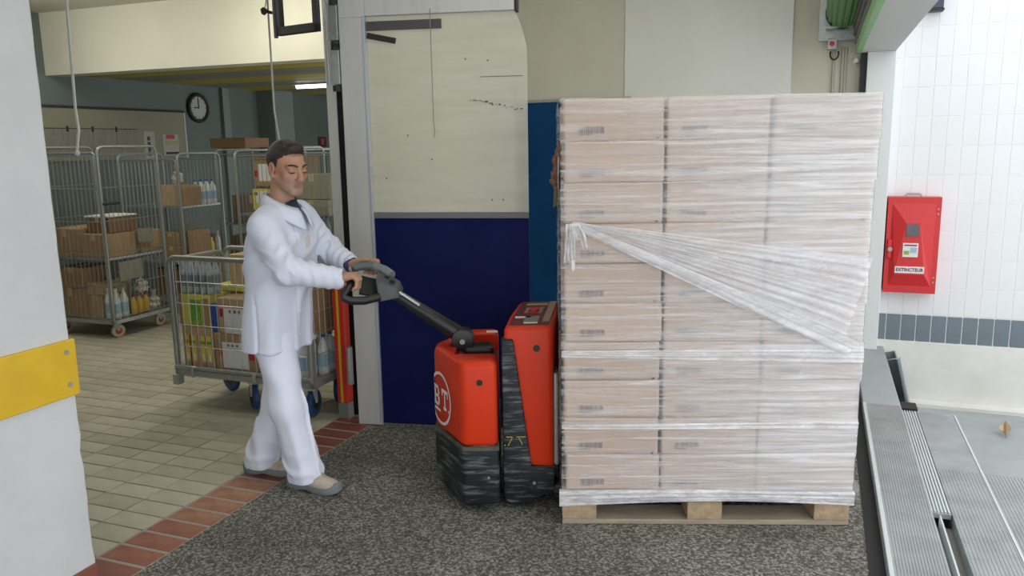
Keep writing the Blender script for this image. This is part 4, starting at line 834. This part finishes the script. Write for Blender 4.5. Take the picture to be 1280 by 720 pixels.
yb = building('wall_sign', 'tall yellow board at the far wall beside the door jamb', 'sign', 10.9, -7.045, 1.50); obj('plate', MB().lohi((0, -.02, 0), (.014, .4, .42)), m_yellowp, yb)
fl_ = building('ceiling_lamp', 'lit white fluorescent strip on the striped ceiling', 'lamp', 8.25, -5.9, 2.29); obj('tray', MB().lohi((0, -.06, .035), (1.25, .07, .055)), m_white, fl_); obj('tube', MB().cyl((.62, 0, .018), (1, 0, 0), .022, 1.18, 10), m_lampon, fl_)
def roomlamp(a, b, z, w, d, power, name, label):
    l = building('ceiling_lamp', label, 'lamp', a, b, z); obj('tray', MB().lohi((-w / 2, -d / 2, .03), (w / 2, d / 2, .06)), m_white, l); obj('diffuser', MB().lohi((-w / 2 + .02, -d / 2 + .02, .012), (w / 2 - .02, d / 2 - .02, .03)), m_lampon, l)
    ld = bpy.data.lights.new('lamp_light', 'POINT'); ld.shadow_soft_size = .12; ld.energy = power; ld.color = (1.0, .97, .86); lo = bpy.data.objects.new('lamp_light', ld); COL.objects.link(lo); lo.parent = l; lo.location = (0, 0, -.14)
roomlamp(5.0, -4.15, 2.86, 1.2, .2, 12.5, '', 'lit fluorescent lamp on the front room ceiling, before the cream lintel')
roomlamp(3.2, -4.6, 2.86, 1.2, .2, 13, '', 'added fill lamp, unseen, on the front room ceiling, nearest the opening')  # extra lamp added out of view to brighten the tiled floor
roomlamp(4.75, -6.0, 2.86, 1.2, .2, 10, '', 'added fill lamp, unseen, on the front room ceiling, towards the pin board wall')  # extra lamp added out of view to brighten the lintel's left end

# --- things hanging in the opening
hc = link('pull_cord', MB().tube([(-2.075, 3.99, 2.9), (-2.105, 4.0, 2.2), (-2.115, 4.0, 1.80), (-2.11, 4.0, 1.70), (-2.13, 4.0, 1.60)], .0075, 6).lathe((-2.13, 4.0, 1.575), [(.004, 0), (.014, .008), (.012, .022), (.004, .03)], 8).data('pull_cord', m_cord)); tag(hc, 'thick white pull cord hanging beside the pillar, above the tall cage', 'cord')
hc = link('pull_cord', MB().tube([(-1.285, 4.50, 2.9), (-1.288, 4.50, 2.24), (-1.29, 4.50, 1.80), (-1.272, 4.50, 1.63)], .0055, 6).data('pull_cord', mat('grey_cord', (.45, .46, .43), .7))); tag(hc, 'thin grey pull cord hanging above the head of the man', 'cord')
fr = empty('hanging_frame', 'black rectangular metal frame hanging under the ceiling above the man', 'frame', (-1.215, 4.42, 2.182), math.radians(-33))
obj('frame_bar', MB().lohi((0, -.015, 0), (.30, .015, .045)), m_black, fr, bevel=.004); obj('frame_bar', MB().lohi((0, -.015, .0), (.032, .015, .72)), m_black, fr, bevel=.004); obj('frame_bar', MB().lohi((.268, -.015, .0), (.30, .015, .72)), m_black, fr, bevel=.004); obj('frame_bar', MB().lohi((0, -.015, .68), (.30, .015, .72)), m_black, fr, bevel=.004)
obj('corner_upright', MB().cyl((-.012, -.01, .36), (0, 0, 1), .011, .74, 10), mat('dark_grey_steel', (.05, .05, .05), .35), fr); obj('catch_arm', MB().tube([(0, 0, .115), (-.05, -.005, .125), (-.105, -.01, .142)], .008, 8), m_black, fr); obj('catch_knob', MB().lathe((-.095, -.01, .115), [(.004, 0), (.014, .008), (.018, .03), (.006, .04)], 8), m_black, fr); obj('catch_cord', MB().tube([(-.085, -.01, .15), (-.05, -.01, .24), (-.03, -.01, .70)], .003, 5), m_cardl, fr)
# ================================================================== THE MAN
class Field:          # a signed distance field made of blended parts, meshed with surface nets
    def __init__(s): s.p = []; s.post = None
    def add(s, fn, lo, hi, k=.02, op='u'): s.p.append((fn, np.array(lo, float), np.array(hi, float), k, op)); return s
    def cone(s, a, b, ra, rb, k=.02, op='u'):
        a = np.array(a, float); b = np.array(b, float); ab = b - a; L2 = ab @ ab + 1e-12; r = max(ra, rb)
        def fn(P):
            t = np.clip(((P - a) @ ab) / L2, 0, 1); return np.linalg.norm(P - a - t[..., None] * ab, axis=-1) - (ra + (rb - ra) * t)
        return s.add(fn, np.minimum(a, b) - r, np.maximum(a, b) + r, k, op)
    def ell(s, c, r, R=None, k=.02, op='u'):
        c = np.array(c, float); r = np.array(r, float); Rm = np.eye(3) if R is None else np.array(R, float)   # rows: local axes
        def fn(P):
            q = (P - c) @ Rm.T; k0 = np.linalg.norm(q / r, axis=-1); k1 = np.linalg.norm(q / (r * r), axis=-1); return k0 * (k0 - 1) / np.maximum(k1, 1e-9)
        m = r.max(); return s.add(fn, c - m, c + m, k, op)
    @staticmethod
    def blend(f, g, k, op):
        if op == 's': g = -g; h = np.clip(.5 - .5 * (g - f) / k, 0, 1) if False else None
        if op == 'u':
            h = np.maximum(k - np.abs(f - g), 0) / k; return np.minimum(f, g) - h * h * k * .25
        if op == 's':
            h = np.maximum(k - np.abs(f - g), 0) / k; return np.maximum(f, g) + h * h * k * .25
        return np.maximum(f, g)
    def __call__(s, P):
        P = np.asarray(P, float); f = np.full(P.shape[:-1], 1.0)
        for fn, lo, hi, k, op in s.p: f = s.blend(f, fn(P), k, op)
        if s.post is not None: f = s.post(P, f)
        return f
    def mesh(s, lo, hi, h):
        lo = np.array(lo, float); n = np.ceil((np.array(hi) - lo) / h).astype(int) + 1
        ax = [lo[i] + h * np.arange(n[i]) for i in range(3)]; f = np.full(n, .2, np.float32)
        for fn, l, u, k, op in s.p:
            m = k + 3 * h + (.02 if op != 'i' else 10)
            i0 = [max(0, int((l[i] - m - lo[i]) / h)) for i in range(3)]; i1 = [min(n[i], int((u[i] + m - lo[i]) / h) + 2) for i in range(3)]
            if any(i1[i] <= i0[i] for i in range(3)): continue
            X, Y, Z = np.meshgrid(*[ax[i][i0[i]:i1[i]] for i in range(3)], indexing='ij'); P = np.stack([X, Y, Z], -1)
            sl = tuple(slice(i0[i], i1[i]) for i in range(3)); f[sl] = s.blend(f[sl], fn(P), k, op)
        if s.post is not None:
            idx = np.nonzero(np.abs(f) < .03); P = np.stack([ax[i][idx[i]] for i in range(3)], -1); f[idx] = s.post(P, f[idx])
        return nets(f, lo, h)
def nets(f, lo, h):
    s = f < 0; n = np.array(f.shape)
    c = np.zeros(n - 1, np.int8)
    for d in np.ndindex(2, 2, 2): c += s[d[0]:n[0] - 1 + d[0], d[1]:n[1] - 1 + d[1], d[2]:n[2] - 1 + d[2]]
    act = np.stack(np.nonzero((c > 0) & (c < 8)), -1); K = len(act)
    idm = np.full(n - 1, -1, np.int64); idm[tuple(act.T)] = np.arange(K)
    acc = np.zeros((K, 3)); cnt = np.zeros(K)
    C = [np.array(d) for d in np.ndindex(2, 2, 2)]
    for a in range(8):
        for b in range(a + 1, 8):
            if np.abs(C[a] - C[b]).sum() != 1: continue
            fa = f[tuple((act + C[a]).T)].astype(float); fb = f[tuple((act + C[b]).T)].astype(float); m = (fa < 0) != (fb < 0)
            t = np.where(m, fa / np.where(m, fa - fb, 1), 0); acc += np.where(m[:, None], C[a] + t[:, None] * (C[b] - C[a]), 0); cnt += m
    V = lo + h * (act + acc / cnt[:, None])
    Q = []
    for d in range(3):
        u, v = [(1, 2), (2, 0), (0, 1)][d]
        s0 = [slice(None)] * 3; s1 = [slice(None)] * 3; s0[d] = slice(0, n[d] - 1); s1[d] = slice(1, n[d])
        e = np.stack(np.nonzero(s[tuple(s0)] != s[tuple(s1)]), -1); e = e[(e[:, u] > 0) & (e[:, v] > 0) & (e[:, u] < n[u] - 1) & (e[:, v] < n[v] - 1)]
        neg = s[tuple(e.T)]; o = np.zeros((4, 3), int); o[1][u] = -1; o[2][u] = -1; o[2][v] = -1; o[3][v] = -1
        q = np.stack([idm[tuple((e + o[i]).T)] for i in range(4)], -1); q[~neg] = q[~neg][:, ::-1]; Q.append(q)
    return V, np.concatenate(Q)
def field_obj(name, VF, m, parent, relax=1):
    V, Q = VF
    if relax:
        E_ = np.concatenate([Q[:, [i, (i + 1) % 4]] for i in range(4)]); 
        for _ in range(relax):
            A_ = np.zeros_like(V); n_ = np.zeros(len(V)); np.add.at(A_, E_[:, 0], V[E_[:, 1]]); np.add.at(A_, E_[:, 1], V[E_[:, 0]]); np.add.at(n_, E_[:, 0], 1); np.add.at(n_, E_[:, 1], 1)
            V = V * .5 + .5 * A_ / np.maximum(n_, 1)[:, None]
    me = bpy.data.meshes.new(name); me.vertices.add(len(V)); me.vertices.foreach_set('co', V.astype(np.float32).ravel())
    me.loops.add(len(Q) * 4); me.loops.foreach_set('vertex_index', Q.astype(np.int32).ravel())
    me.polygons.add(len(Q)); me.polygons.foreach_set('loop_start', np.arange(0, len(Q) * 4, 4, dtype=np.int32)); me.polygons.foreach_set('loop_total', np.full(len(Q), 4, np.int32))
    me.polygons.foreach_set('use_smooth', np.ones(len(Q), bool)); me.update(calc_edges=True); me.validate()
    me.materials.append(m); return link(name, me, parent), V
def march(fn, p, d, tmax=.5):
    p = np.array(p, float); d = np.array(d, float); d /= np.linalg.norm(d); t = 0
    for _ in range(80):
        v = float(fn((p + d * t)[None])[0]); t += max(abs(v) * .7, .0003) if v > 0 else 0
        if v < .0004 or t > tmax: break
    return Vector(p + d * t)

man = empty('person', 'man with short dark hair in white work jacket and white trousers pulling the tiller', 'person', (-1.1, 3.67, 0), 0)
MO = Vector((-1.1, 3.67, 0))
def onto(o): o.location = -MO; return o      # meshes are made in world coordinates
FD = np.array([.947, -.32, 0]); RT = np.array([-.32, -.947, 0]); UP = np.array([0, 0, 1.])
# ---- head frame: rows right, forward, up
yaw = math.radians(-41); pit = math.radians(-9)
hf = np.array([math.cos(yaw) * math.cos(pit), math.sin(yaw) * math.cos(pit), math.sin(pit)]); hr = np.cross(hf, UP); hr /= np.linalg.norm(hr); hu = np.cross(hr, hf)
HR = np.array([hr, hf, hu]); HC = np.array([-1.005, 3.655, 1.512])
hw = lambda x, y, z: HC + x * hr + y * hf + z * hu
B = Field()
# skull, face, jaw
B.ell(hw(0, -.016, .032), (.072, .094, .086), HR); B.ell(hw(0, .030, -.030), (.054, .060, .078), HR, k=.03)
B.cone(hw(-.006, .070, -.096), hw(.006, .070, -.096), .016, .016, k=.03)
for s_ in (-1, 1):
    B.cone(hw(s_ * .052, -.004, -.050), hw(s_ * .014, .064, -.096), .014, .013, k=.03)
    B.ell(hw(s_ * .043, .058, -.026), (.018, .018, .016), HR, k=.022)
    B.cone(hw(s_ * .012, .086, .020), hw(s_ * .046, .070, .018), .010, .008, k=.016)
    B.ell(hw(s_ * .032, .099, -.003), (.015, .014, .010), HR, k=.010, op='s')
    B.ell(hw(s_ * .032, .0765, -.004), (.0142, .0142, .0138), HR, k=.005)
    B.cone(hw(s_ * .020, .0895, -.006), hw(s_ * .044, .0815, -.008), .0022, .0018, k=.004)
    B.ell(hw(s_ * .0115, .098, -.041), (.0085, .010, .008), HR, k=.007)
    B.ell(hw(s_ * .0765, -.012, -.008), (.008, .020, .031), HR, k=.010); B.ell(hw(s_ * .082, -.008, -.004), (.006, .011, .018), HR, k=.006, op='s')
    B.ell(hw(s_ * .075, -.006, -.036), (.008, .009, .010), HR, k=.008)
B.cone(hw(0, .088, .012), hw(0, .110, -.034), .0075, .0115, k=.014)
B.ell(hw(0, .108, -.037), (.0115, .011, .010), HR, k=.008)
B.cone(hw(-.016, .0865, -.064), hw(.016, .0865, -.064), .0058, .0058, k=.007); B.cone(hw(-.013, .086, -.0735), hw(.013, .086, -.0735), .0066, .0066, k=.007)
B.cone(hw(-.017, .093, -.0685), hw(.017, .093, -.0685), .0016, .0016, k=.004, op='s')
NB = np.array([-1.055, 3.675, 1.32])
B.cone(hw(0, -.032, -.06), NB, .050, .058, k=.02)
# trunk and limbs (mostly under the clothes)
def stack(P, zs, cx, cy, a, c):
    z = P[..., 2]; X = P[..., 0] - np.interp(z, zs, cx); Y = P[..., 1] - np.interp(z, zs, cy); A_ = np.interp(z, zs, a); C_ = np.interp(z, zs, c)
    u = (X * FD[0] + Y * FD[1]) / A_; v = (X * RT[0] + Y * RT[1]) / C_; rr_ = np.sqrt(np.sqrt(u ** 4 + v ** 4 + 1.2 * u * u * v * v) + 1e-9)
    d = (rr_ - 1) * np.minimum(A_, C_); return np.maximum(d, np.maximum(zs[0] - z, z - zs[-1]))
tz_ = [.682, .75, .90, 1.05, 1.17, 1.25, 1.310, 1.345]
tcx = [-1.105, -1.102, -1.09, -1.072, -1.062, -1.058, -1.052, -1.045]; tcy = [3.676] * 4 + [3.672, 3.67, 3.67, 3.668]
ta = [.132, .130, .126, .132, .132, .112, .076, .05]; tcc = [.192, .190, .184, .186, .188, .172, .110, .055]
B.add(lambda P: stack(P, tz_, tcx, tcy, [x * .78 for x in ta], [x * .78 for x in tcc]), (-1.3, 3.4, .65), (-.85, 3.95, 1.4), k=.04)
rS, rE, rW = np.array([-1.092, 3.512, 1.262]), np.array([-.972, 3.425, 1.075]), np.array([-.768, 3.503, 1.024])
lS, lE, lW = np.array([-.99, 3.825, 1.268]), np.array([-.905, 3.89, 1.11]), np.array([-.772, 3.785, 1.046])
rH, rK, rA = np.array([-1.10, 3.605, .74]), np.array([-1.055, 3.565, .42]), np.array([-1.012, 3.585, .085])
lH, lK, lA = np.array([-1.11, 3.745, .74]), np.array([-1.14, 3.745, .40]), np.array([-1.275, 3.785, .085])
for S1, E1, W1 in ((rS, rE, rW), (lS, lE, lW)): B.cone(S1, E1, .042, .033, k=.03); B.cone(E1, W1, .033, .025, k=.015)
for H1, K1, A1 in ((rH, rK, rA), (lH, lK, lA)): B.cone(H1, K1, .078, .052, k=.04); B.cone(K1, A1, .052, .036, k=.02)
B.cone(rA, rA + np.array([.14, -.06, -.045]), .022, .018, k=.02); B.cone(lA, lA + np.array([.14, -.03, -.045]), .022, .018, k=.02)
# right hand closed on the near bar of the tiller
yk = [3.493, 3.512, 3.532, 3.551]; ln = [.86, .97, 1.05, .98]
for i in range(4):
    y = yk[i]; q = ln[i]; k1 = np.array([-.702 + .004 * (i in (1, 2)), y, 1.034 + .003 * (i in (1, 2))]); k2 = np.array([-.702 + .020 * q, y - .002, 1.034 - .020 * q]); k3 = np.array([-.702 + .014 * q, y - .003, 1.010 - .030 * q]); k4 = np.array([-.702 - .008 * q, y - .003, 1.000 - .028 * q])
    B.cone(rW + np.array([.012, .006 * (i - 1.5), .004]), k1, .019, .0115, k=.012)
    B.cone(k1, k2, .0108, .0098, k=.005); B.cone(k2, k3, .0098, .0088, k=.004); B.cone(k3, k4, .0088, .0078, k=.004)
B.cone(rW + np.array([.015, .020, -.006]), (-.733, 3.558, 1.008), .017, .0135, k=.012); B.cone((-.733, 3.558, 1.008), (-.706, 3.572, .990), .0120, .0105, k=.005); B.cone((-.706, 3.572, .990), (-.688, 3.560, .978), .0105, .0085, k=.004)
# left hand behind the far grip
for i in range(4):
    x = -.640 - .0185 * i; q = [.92, 1.04, 1.0, .84][i]; k1 = np.array([x, 3.776, 1.060 - .002 * i]); k2 = np.array([x + .006, 3.778, 1.058 - .030 * q]); k3 = np.array([x + .004, 3.756, 1.036 - .026 * q]); k4 = np.array([x, 3.730, 1.032 - .022 * q])
    B.cone(lW + np.array([.012, -.004 * i, .004]), k1, .019, .0115, k=.012); B.cone(k1, k2, .0112, .0100, k=.005); B.cone(k2, k3, .0098, .0088, k=.004); B.cone(k3, k4, .0088, .0078, k=.004)
B.cone(lW + np.array([.02, -.012, .0]), (-.728, 3.752, 1.064), .015, .012, k=.01); B.cone((-.728, 3.752, 1.064), (-.700, 3.738, 1.074), .0115, .0098, k=.005); B.cone((-.700, 3.738, 1.074), (-.676, 3.728, 1.076), .0098, .0082, k=.004)
bo, BV = field_obj('body', B.mesh((-1.42, 3.35, .0), (-.60, 4.0, 1.66), .0036), m_skin, man, relax=1); onto(bo)
tag(bo)
# skin tint: lips, stubble, redder nose and ears
loc_ = (BV - HC) @ HR.T; X_, Y_, Z_ = loc_.T
col = np.tile(np.array([.50, .265, .178]), (len(BV), 1)); inhead = (np.abs(X_) < .1) & (np.abs(Y_) < .13) & (Z_ > -.13)
def mixc(w, c): 
    global col
    w = np.clip(w, 0, 1)[:, None]; col = col * (1 - w) + np.array(c) * w
g_ = lambda x, c, s_: np.exp(-((x - c) / s_) ** 2)
mixc(inhead * .55 * np.clip((-.030 - Z_) / .03, 0, 1) * np.clip((Y_ + .01) / .03, 0, 1), (.34, .235, .18))
mixc(inhead * .5 * g_(X_, 0, .018) * g_(Y_, .108, .02) * g_(Z_, -.034, .02), (.50, .21, .16)); mixc(inhead * .35 * g_(np.abs(X_), .044, .018) * g_(Z_, -.03, .02) * (Y_ > .03), (.52, .23, .17)); mixc((np.abs(X_) > .066) * inhead * .45 * (np.abs(Z_ + .01) < .045) * (Y_ < .02) * 1.0, (.52, .21, .16))
mixc(inhead * .8 * (np.abs(X_) < .021) * g_(Z_, -.0685, .0095) * (Y_ > .075), (.36, .135, .115))
mixc(inhead * .45 * g_(np.abs(X_), .032, .014) * g_(Z_, .006, .007) * (Y_ > .06), (.33, .17, .13)); mixc(inhead * .6 * g_(np.abs(X_), .033, .013) * g_(Z_, -.0085, .0028) * (Y_ > .07), (.07, .04, .035))
mixc((Z_ > .06) * inhead * .6 * (Y_ < .075), (.16, .10, .075))
ca = bo.data.color_attributes.new('tint', 'FLOAT_COLOR', 'POINT'); ca.data.foreach_set('color', np.concatenate([col, np.ones((len(col), 1))], 1).astype(np.float32).ravel())
# eyes (lids nearly closed, gaze lowered) and brows
for s_ in (-1, 1):
    ep = [march(B, hw(s_ * x, .14, z), -hf) + Vector(hf) * .0004 for x, z in ((.0195, -.0085), (.026, -.0095), (.033, -.0105), (.040, -.0105), (.046, -.0090))]
    onto(obj('eye', MB().tube(ep, [.0008, .0022, .0030, .0024, .0008], 6), m_iris, man, smooth=True))
    pts = [march(B, hw(s_ * x, .14, z), -hf) + Vector(hf) * .0006 for x, z in ((.012, .0175), (.022, .0215), (.034, .0235), (.046, .0225), (.053, .0185))]
    onto(obj('eyebrow', MB().tube(pts, [.0030, .0044, .0044, .0036, .0016], 6), m_hair, man, smooth=True))
Hh = Field(); Hh.ell(hw(0, -.0175, .034), (.0768, .0995, .0900), HR); Hh.ell(hw(0, .045, .095), (.045, .035, .022), HR, k=.02)
def hair_post(P, f):
    q = (P - HC) @ HR.T; yl = np.interp(q[..., 2], [-.085, -.055, -.028, .0, .022, .035, .055, .072, .086, .10], [-.075, -.05, -.030, .014, .024, .022, .042, .068, .2, .3])
    n = .0014 * np.sin(P[..., 0] * 900 + 3 * np.sin(P[..., 2] * 300)) * np.sin(P[..., 1] * 800)
    g = (q[..., 1] - yl) * .7 + .0022 * np.sin(q[..., 0] * 420) + .0018 * np.sin(q[..., 2] * 500 + q[..., 0] * 200); f = f + n; h = np.maximum(.011 - np.abs(f - g), 0) / .011; return np.maximum(f, g) + h * h * .011 * .25
Hh.post = hair_post
ho, _ = field_obj('hair', Hh.mesh(HC - .15, HC + .16, .0032), m_hair, man, relax=2); onto(ho)

# ---- white jacket
Cx = Field(); Cx.add(lambda P: stack(P, tz_, tcx, tcy, ta, tcc), (-1.35, 3.4, .65), (-.85, 3.95, 1.40), k=.03)
for S1, E1, W1, r3 in ((rS, rE, rW, .050), (lS, lE, lW, .048)): Cx.cone(S1, E1, .066, .060, k=.05); Cx.cone(E1, W1 + (W1 - E1) / np.linalg.norm(W1 - E1) * -.01, .060, r3, k=.03)
Cx.cone(rS + np.array([.01, .06, .045]), np.array([-1.055, 3.63, 1.300]), .045, .045, k=.05); Cx.cone(lS + np.array([0, -.06, .045]), np.array([-1.045, 3.71, 1.300]), .045, .045, k=.05)
# open cuffs
for E1, W1 in ((rE, rW), (lE, lW)):
    dd = (W1 - E1) / np.linalg.norm(W1 - E1); Cx.cone(W1 + dd * .02, W1 - dd * .025, .040, .036, k=.004, op='s')
def seg_u(P, a, b):
    ab = b - a; t = np.clip(((P - a) @ ab) / (ab @ ab), 0, 1); return t, np.linalg.norm(P - a - t[..., None] * ab, axis=-1)
rdg = lambda q: (.5 + .5 * np.sin(q)) ** 2.5 - .25
def coat_post(P, f):
    x, y, z = P[..., 0], P[..., 1], P[..., 2]; d = 0
    for S1, E1, W1, sg_ in ((rS, rE, rW, 1), (lS, lE, lW, -1)):
        t1, d1 = seg_u(P, S1, E1); t2, d2 = seg_u(P, E1, W1)
        w1 = np.exp(-(np.maximum(d1 - .06, 0) / .03) ** 2); w2 = np.exp(-(np.maximum(d2 - .06, 0) / .03) ** 2)
        d = d + -.009 * w1 * (.35 + .65 * np.sin(x * 31 + y * 23 + z * 17) ** 2) * rdg(t1 * 25 + 60 * (y - S1[1]) + 3 * np.sin(x * 30 + z * 14)) * np.exp(-((t1 - .7) / .5) ** 2) - .009 * w2 * (.3 + .7 * np.sin(x * 27 + y * 33 + z * 21) ** 2) * rdg(t2 * 22 + 62 * (z - E1[2]) + 3.0 * np.sin(y * 31 + x * 14)) * np.exp(-((t2 - .2) / .5) ** 2) + .003 * w2 * np.sin(t2 * 33 + 60 * z)
    u = (x + 1.08) * FD[0] + (y - 3.67) * FD[1]; v = (x + 1.08) * RT[0] + (y - 3.67) * RT[1]; an = np.arctan2(v, u)
    low = np.clip((1.05 - z) / .3, 0, 1); tor = np.clip((.205 - np.hypot(u, v)) / .02, 0, 1); d0 = d; d = 0
    d = d - .0095 * low * rdg(an * 7 + 1.2 * np.sin(z * 7)) - .012 * rdg(an * 4 + z * 30 + 2 * np.sin(z * 11)) * np.exp(-((z - 1.0) / .16) ** 2) - .010 * rdg(z * 42 + an * 5) * np.exp(-((z - 1.22) / .08) ** 2)
    d = d + .0065 * np.exp(-((an - 1.62) / .035) ** 2) * np.clip((.99 - z) / .08, 0, 1)          # side seam
    d = d + .0055 * np.exp(-((an - .34) / .028) ** 2) * np.clip((1.30 - z) / .04, 0, 1)            # front opening
    d = d - .0030 * np.exp(-((z - .694) / .008) ** 2)                                               # hem
    return f + d0 + d * tor
Cx.post = coat_post
co, _ = field_obj('jacket', Cx.mesh((-1.36, 3.30, .63), (-.70, 4.02, 1.42), .0055), m_cloth, man, relax=1); onto(co)
# collar
vs = []; fs = []; K = 40
def coll(th, s_):
    dirv = -FD * math.cos(th) + RT * math.sin(th); fr_ = (1 - math.cos(th)) / 2
    c = np.array([-1.050, 3.672, 0]) + FD * (.034 * fr_); zt = 1.398 - .068 * fr_ ** 1.2; zb = 1.345 - .090 * fr_ ** 1.3 - .030 * max(0, (abs(th) - 2.1)) 
    r = .066 + (.030 + .020 * fr_) * s_ ** .8; return c + dirv * r + UP * (zt + (zb - zt) * s_ + .008 * math.sin(s_ * math.pi))
for i in range(K + 1):
    th = -2.95 + 5.9 * i / K
    for s_ in (0, .33, .66, 1.0): vs.append(coll(th, s_))
for i in range(K):
    for j in range(3): a = i * 4 + j; fs.append((a, a + 4, a + 5, a + 1))
cl_ = onto(obj('collar', MB().add(vs, fs), m_cloth, man, smooth=True)); md = cl_.modifiers.new('thick', 'SOLIDIFY'); md.thickness = .005
us = onto(obj('undershirt', MB().tube([np.array([-1.05, 3.67, 1.335]) + FD * .03, np.array([-1.045, 3.67, 1.27]) + FD * .075], [.055, .03], 14), m_navyshirt, man, smooth=True))
for E1, W1 in ((rE, rW), (lE, lW)):
    dd = (W1 - E1) / np.linalg.norm(W1 - E1); onto(obj('knit_cuff', MB().tube([W1 - dd * .022, W1 - dd * .008, W1 + dd * .012], [.034, .036, .033], 18), m_purple, man, smooth=True))
for z in (1.19, 1.08, .97, .86, .75):
    an = .26; dv_ = FD * math.cos(an) + RT * math.sin(an); P = march(Cx, np.array([-1.075, 3.672, z]) + dv_ * .3, -dv_); onto(obj('button', MB().cyl(P, dv_, .0065, .004, 12), m_paper, man))
P0 = march(Cx, np.array([-1.06, 3.672, 1.17]) + FD * .3 - RT * .02, -FD); onto(obj('pocket_emblem', MB().box(P0, (.004, .035, .05), rz=math.atan2(FD[1], FD[0])), mat('faded_orange_print', (.72, .62, .60), .8), man))
# ---- trousers
Tr = Field(); Tr.ell((-1.104, 3.675, .77), (.12, .17, .13), np.array([FD, RT, UP]), k=.05)
Tr.cone(rH, rK, .094, .076, k=.05); Tr.cone(rK, (-.990, 3.580, .075), .074, .078, k=.05); Tr.cone(lH, lK, .094, .076, k=.04); Tr.cone(lK, (-1.258, 3.783, .07), .074, .082, k=.05)
def tr_post(P, f):
    x, y, z = P[..., 0], P[..., 1], P[..., 2]; d = 0
    for K1, A1 in ((rK, np.array([-.998, 3.582, .095])), (lK, np.array([-1.262, 3.785, .09]))):
        t, q = seg_u(P, K1, A1); w = np.exp(-(np.maximum(q - .085, 0) / .02) ** 2); an = np.arctan2(y - A1[1], x - A1[0])
        d = d + w * (-.013 * rdg(z * 62 + 3 * an + 2 * np.sin(an * 2)) * np.exp(-((z - .12) / .07) ** 2) - .010 * rdg(an * 4 + z * 7) - .008 * np.exp(-((an + .32) / .10) ** 2))
    d = d + .0040 * np.sin(z * 30 + x * 40 + y * 25) * np.exp(-((z - .55) / .12) ** 2)
    cut = np.where(x > -1.14, .046 + .10 * (x + 1.0), .040 + .06 * (x + 1.26)); return np.maximum(f + d, (cut - z) * .9)
Tr.post = tr_post
to_, _ = field_obj('trousers', Tr.mesh((-1.42, 3.42, .02), (-.85, 3.95, .93), .0055), m_cloth2, man, relax=1); onto(to_)
# ---- shoes
def shoe(heel, d, name='shoe'):
    heel = np.array(heel, float); d = np.array(d, float); d /= np.linalg.norm(d); sd = np.array([d[1], -d[0], 0]); L_ = .285
    T = [0, .04, .12, .25, .4, .55, .7, .82, .91, .97, 1.0]; wd = [.010, .026, .034, .035, .036, .041, .047, .047, .041, .027, .008]; ht = [.05, .072, .086, .100, .104, .094, .074, .066, .060, .050, .034]
    vs = []; fs = []; M_ = 12
    for t, w, h in zip(T, wd, ht):
        for j in range(M_ + 1):
            a = math.pi * j / M_; x = math.cos(a); zz = math.sin(a); x = math.copysign(abs(x) ** .75, x)
            vs.append(heel + d * (L_ * t) + sd * (w * x) + UP * (.022 + (h - .022) * zz ** .8))
    for i in range(len(T) - 1):
        for j in range(M_): a = i * (M_ + 1) + j; fs.append((a, a + 1, a + M_ + 2, a + M_ + 1))
    up = onto(obj(name, MB().add(vs, fs), m_shoe, man, smooth=True))
    vs = []; fs = []; pl = [(t, w) for t, w in zip(T, wd)] + [(t, -w) for t, w in zip(T[::-1], wd[::-1])]
    lev = [(0.0, .94), (.006, 1.04), (.024, 1.08), (.034, 1.06), (.036, .95)]
    for z, k in lev:
        for t, w in pl:
            lift = .012 * max(0, (t - .72) / .28) ** 2 + .010 * math.exp(-((t - .42) / .10) ** 2) * (z < .01); zz = z + lift + (.012 if (t > .93 and z > .02) else 0) + (.016 if (t < .08 and z > .02) else 0)
            vs.append(heel + d * (L_ * (.5 + (t - .5) * (1 + .05 * (k - .94) / .1))) + sd * (w * k) + UP * zz)
    n = len(pl)
    for i in range(len(lev) - 1):
        for j in range(n): fs.append((i * n + j, i * n + (j + 1) % n, (i + 1) * n + (j + 1) % n, (i + 1) * n + j))
    fs += [tuple(range(n))[::-1], tuple((len(lev) - 1) * n + j for j in range(n))]
    so = obj('sole', MB().add(vs, fs), m_sole, up, angle=.7)
    return up
shoe((-1.083, 3.625, .001), (.265, -.115, 0)); shoe((-1.352, 3.803, .001), (.27, -.055, 0))
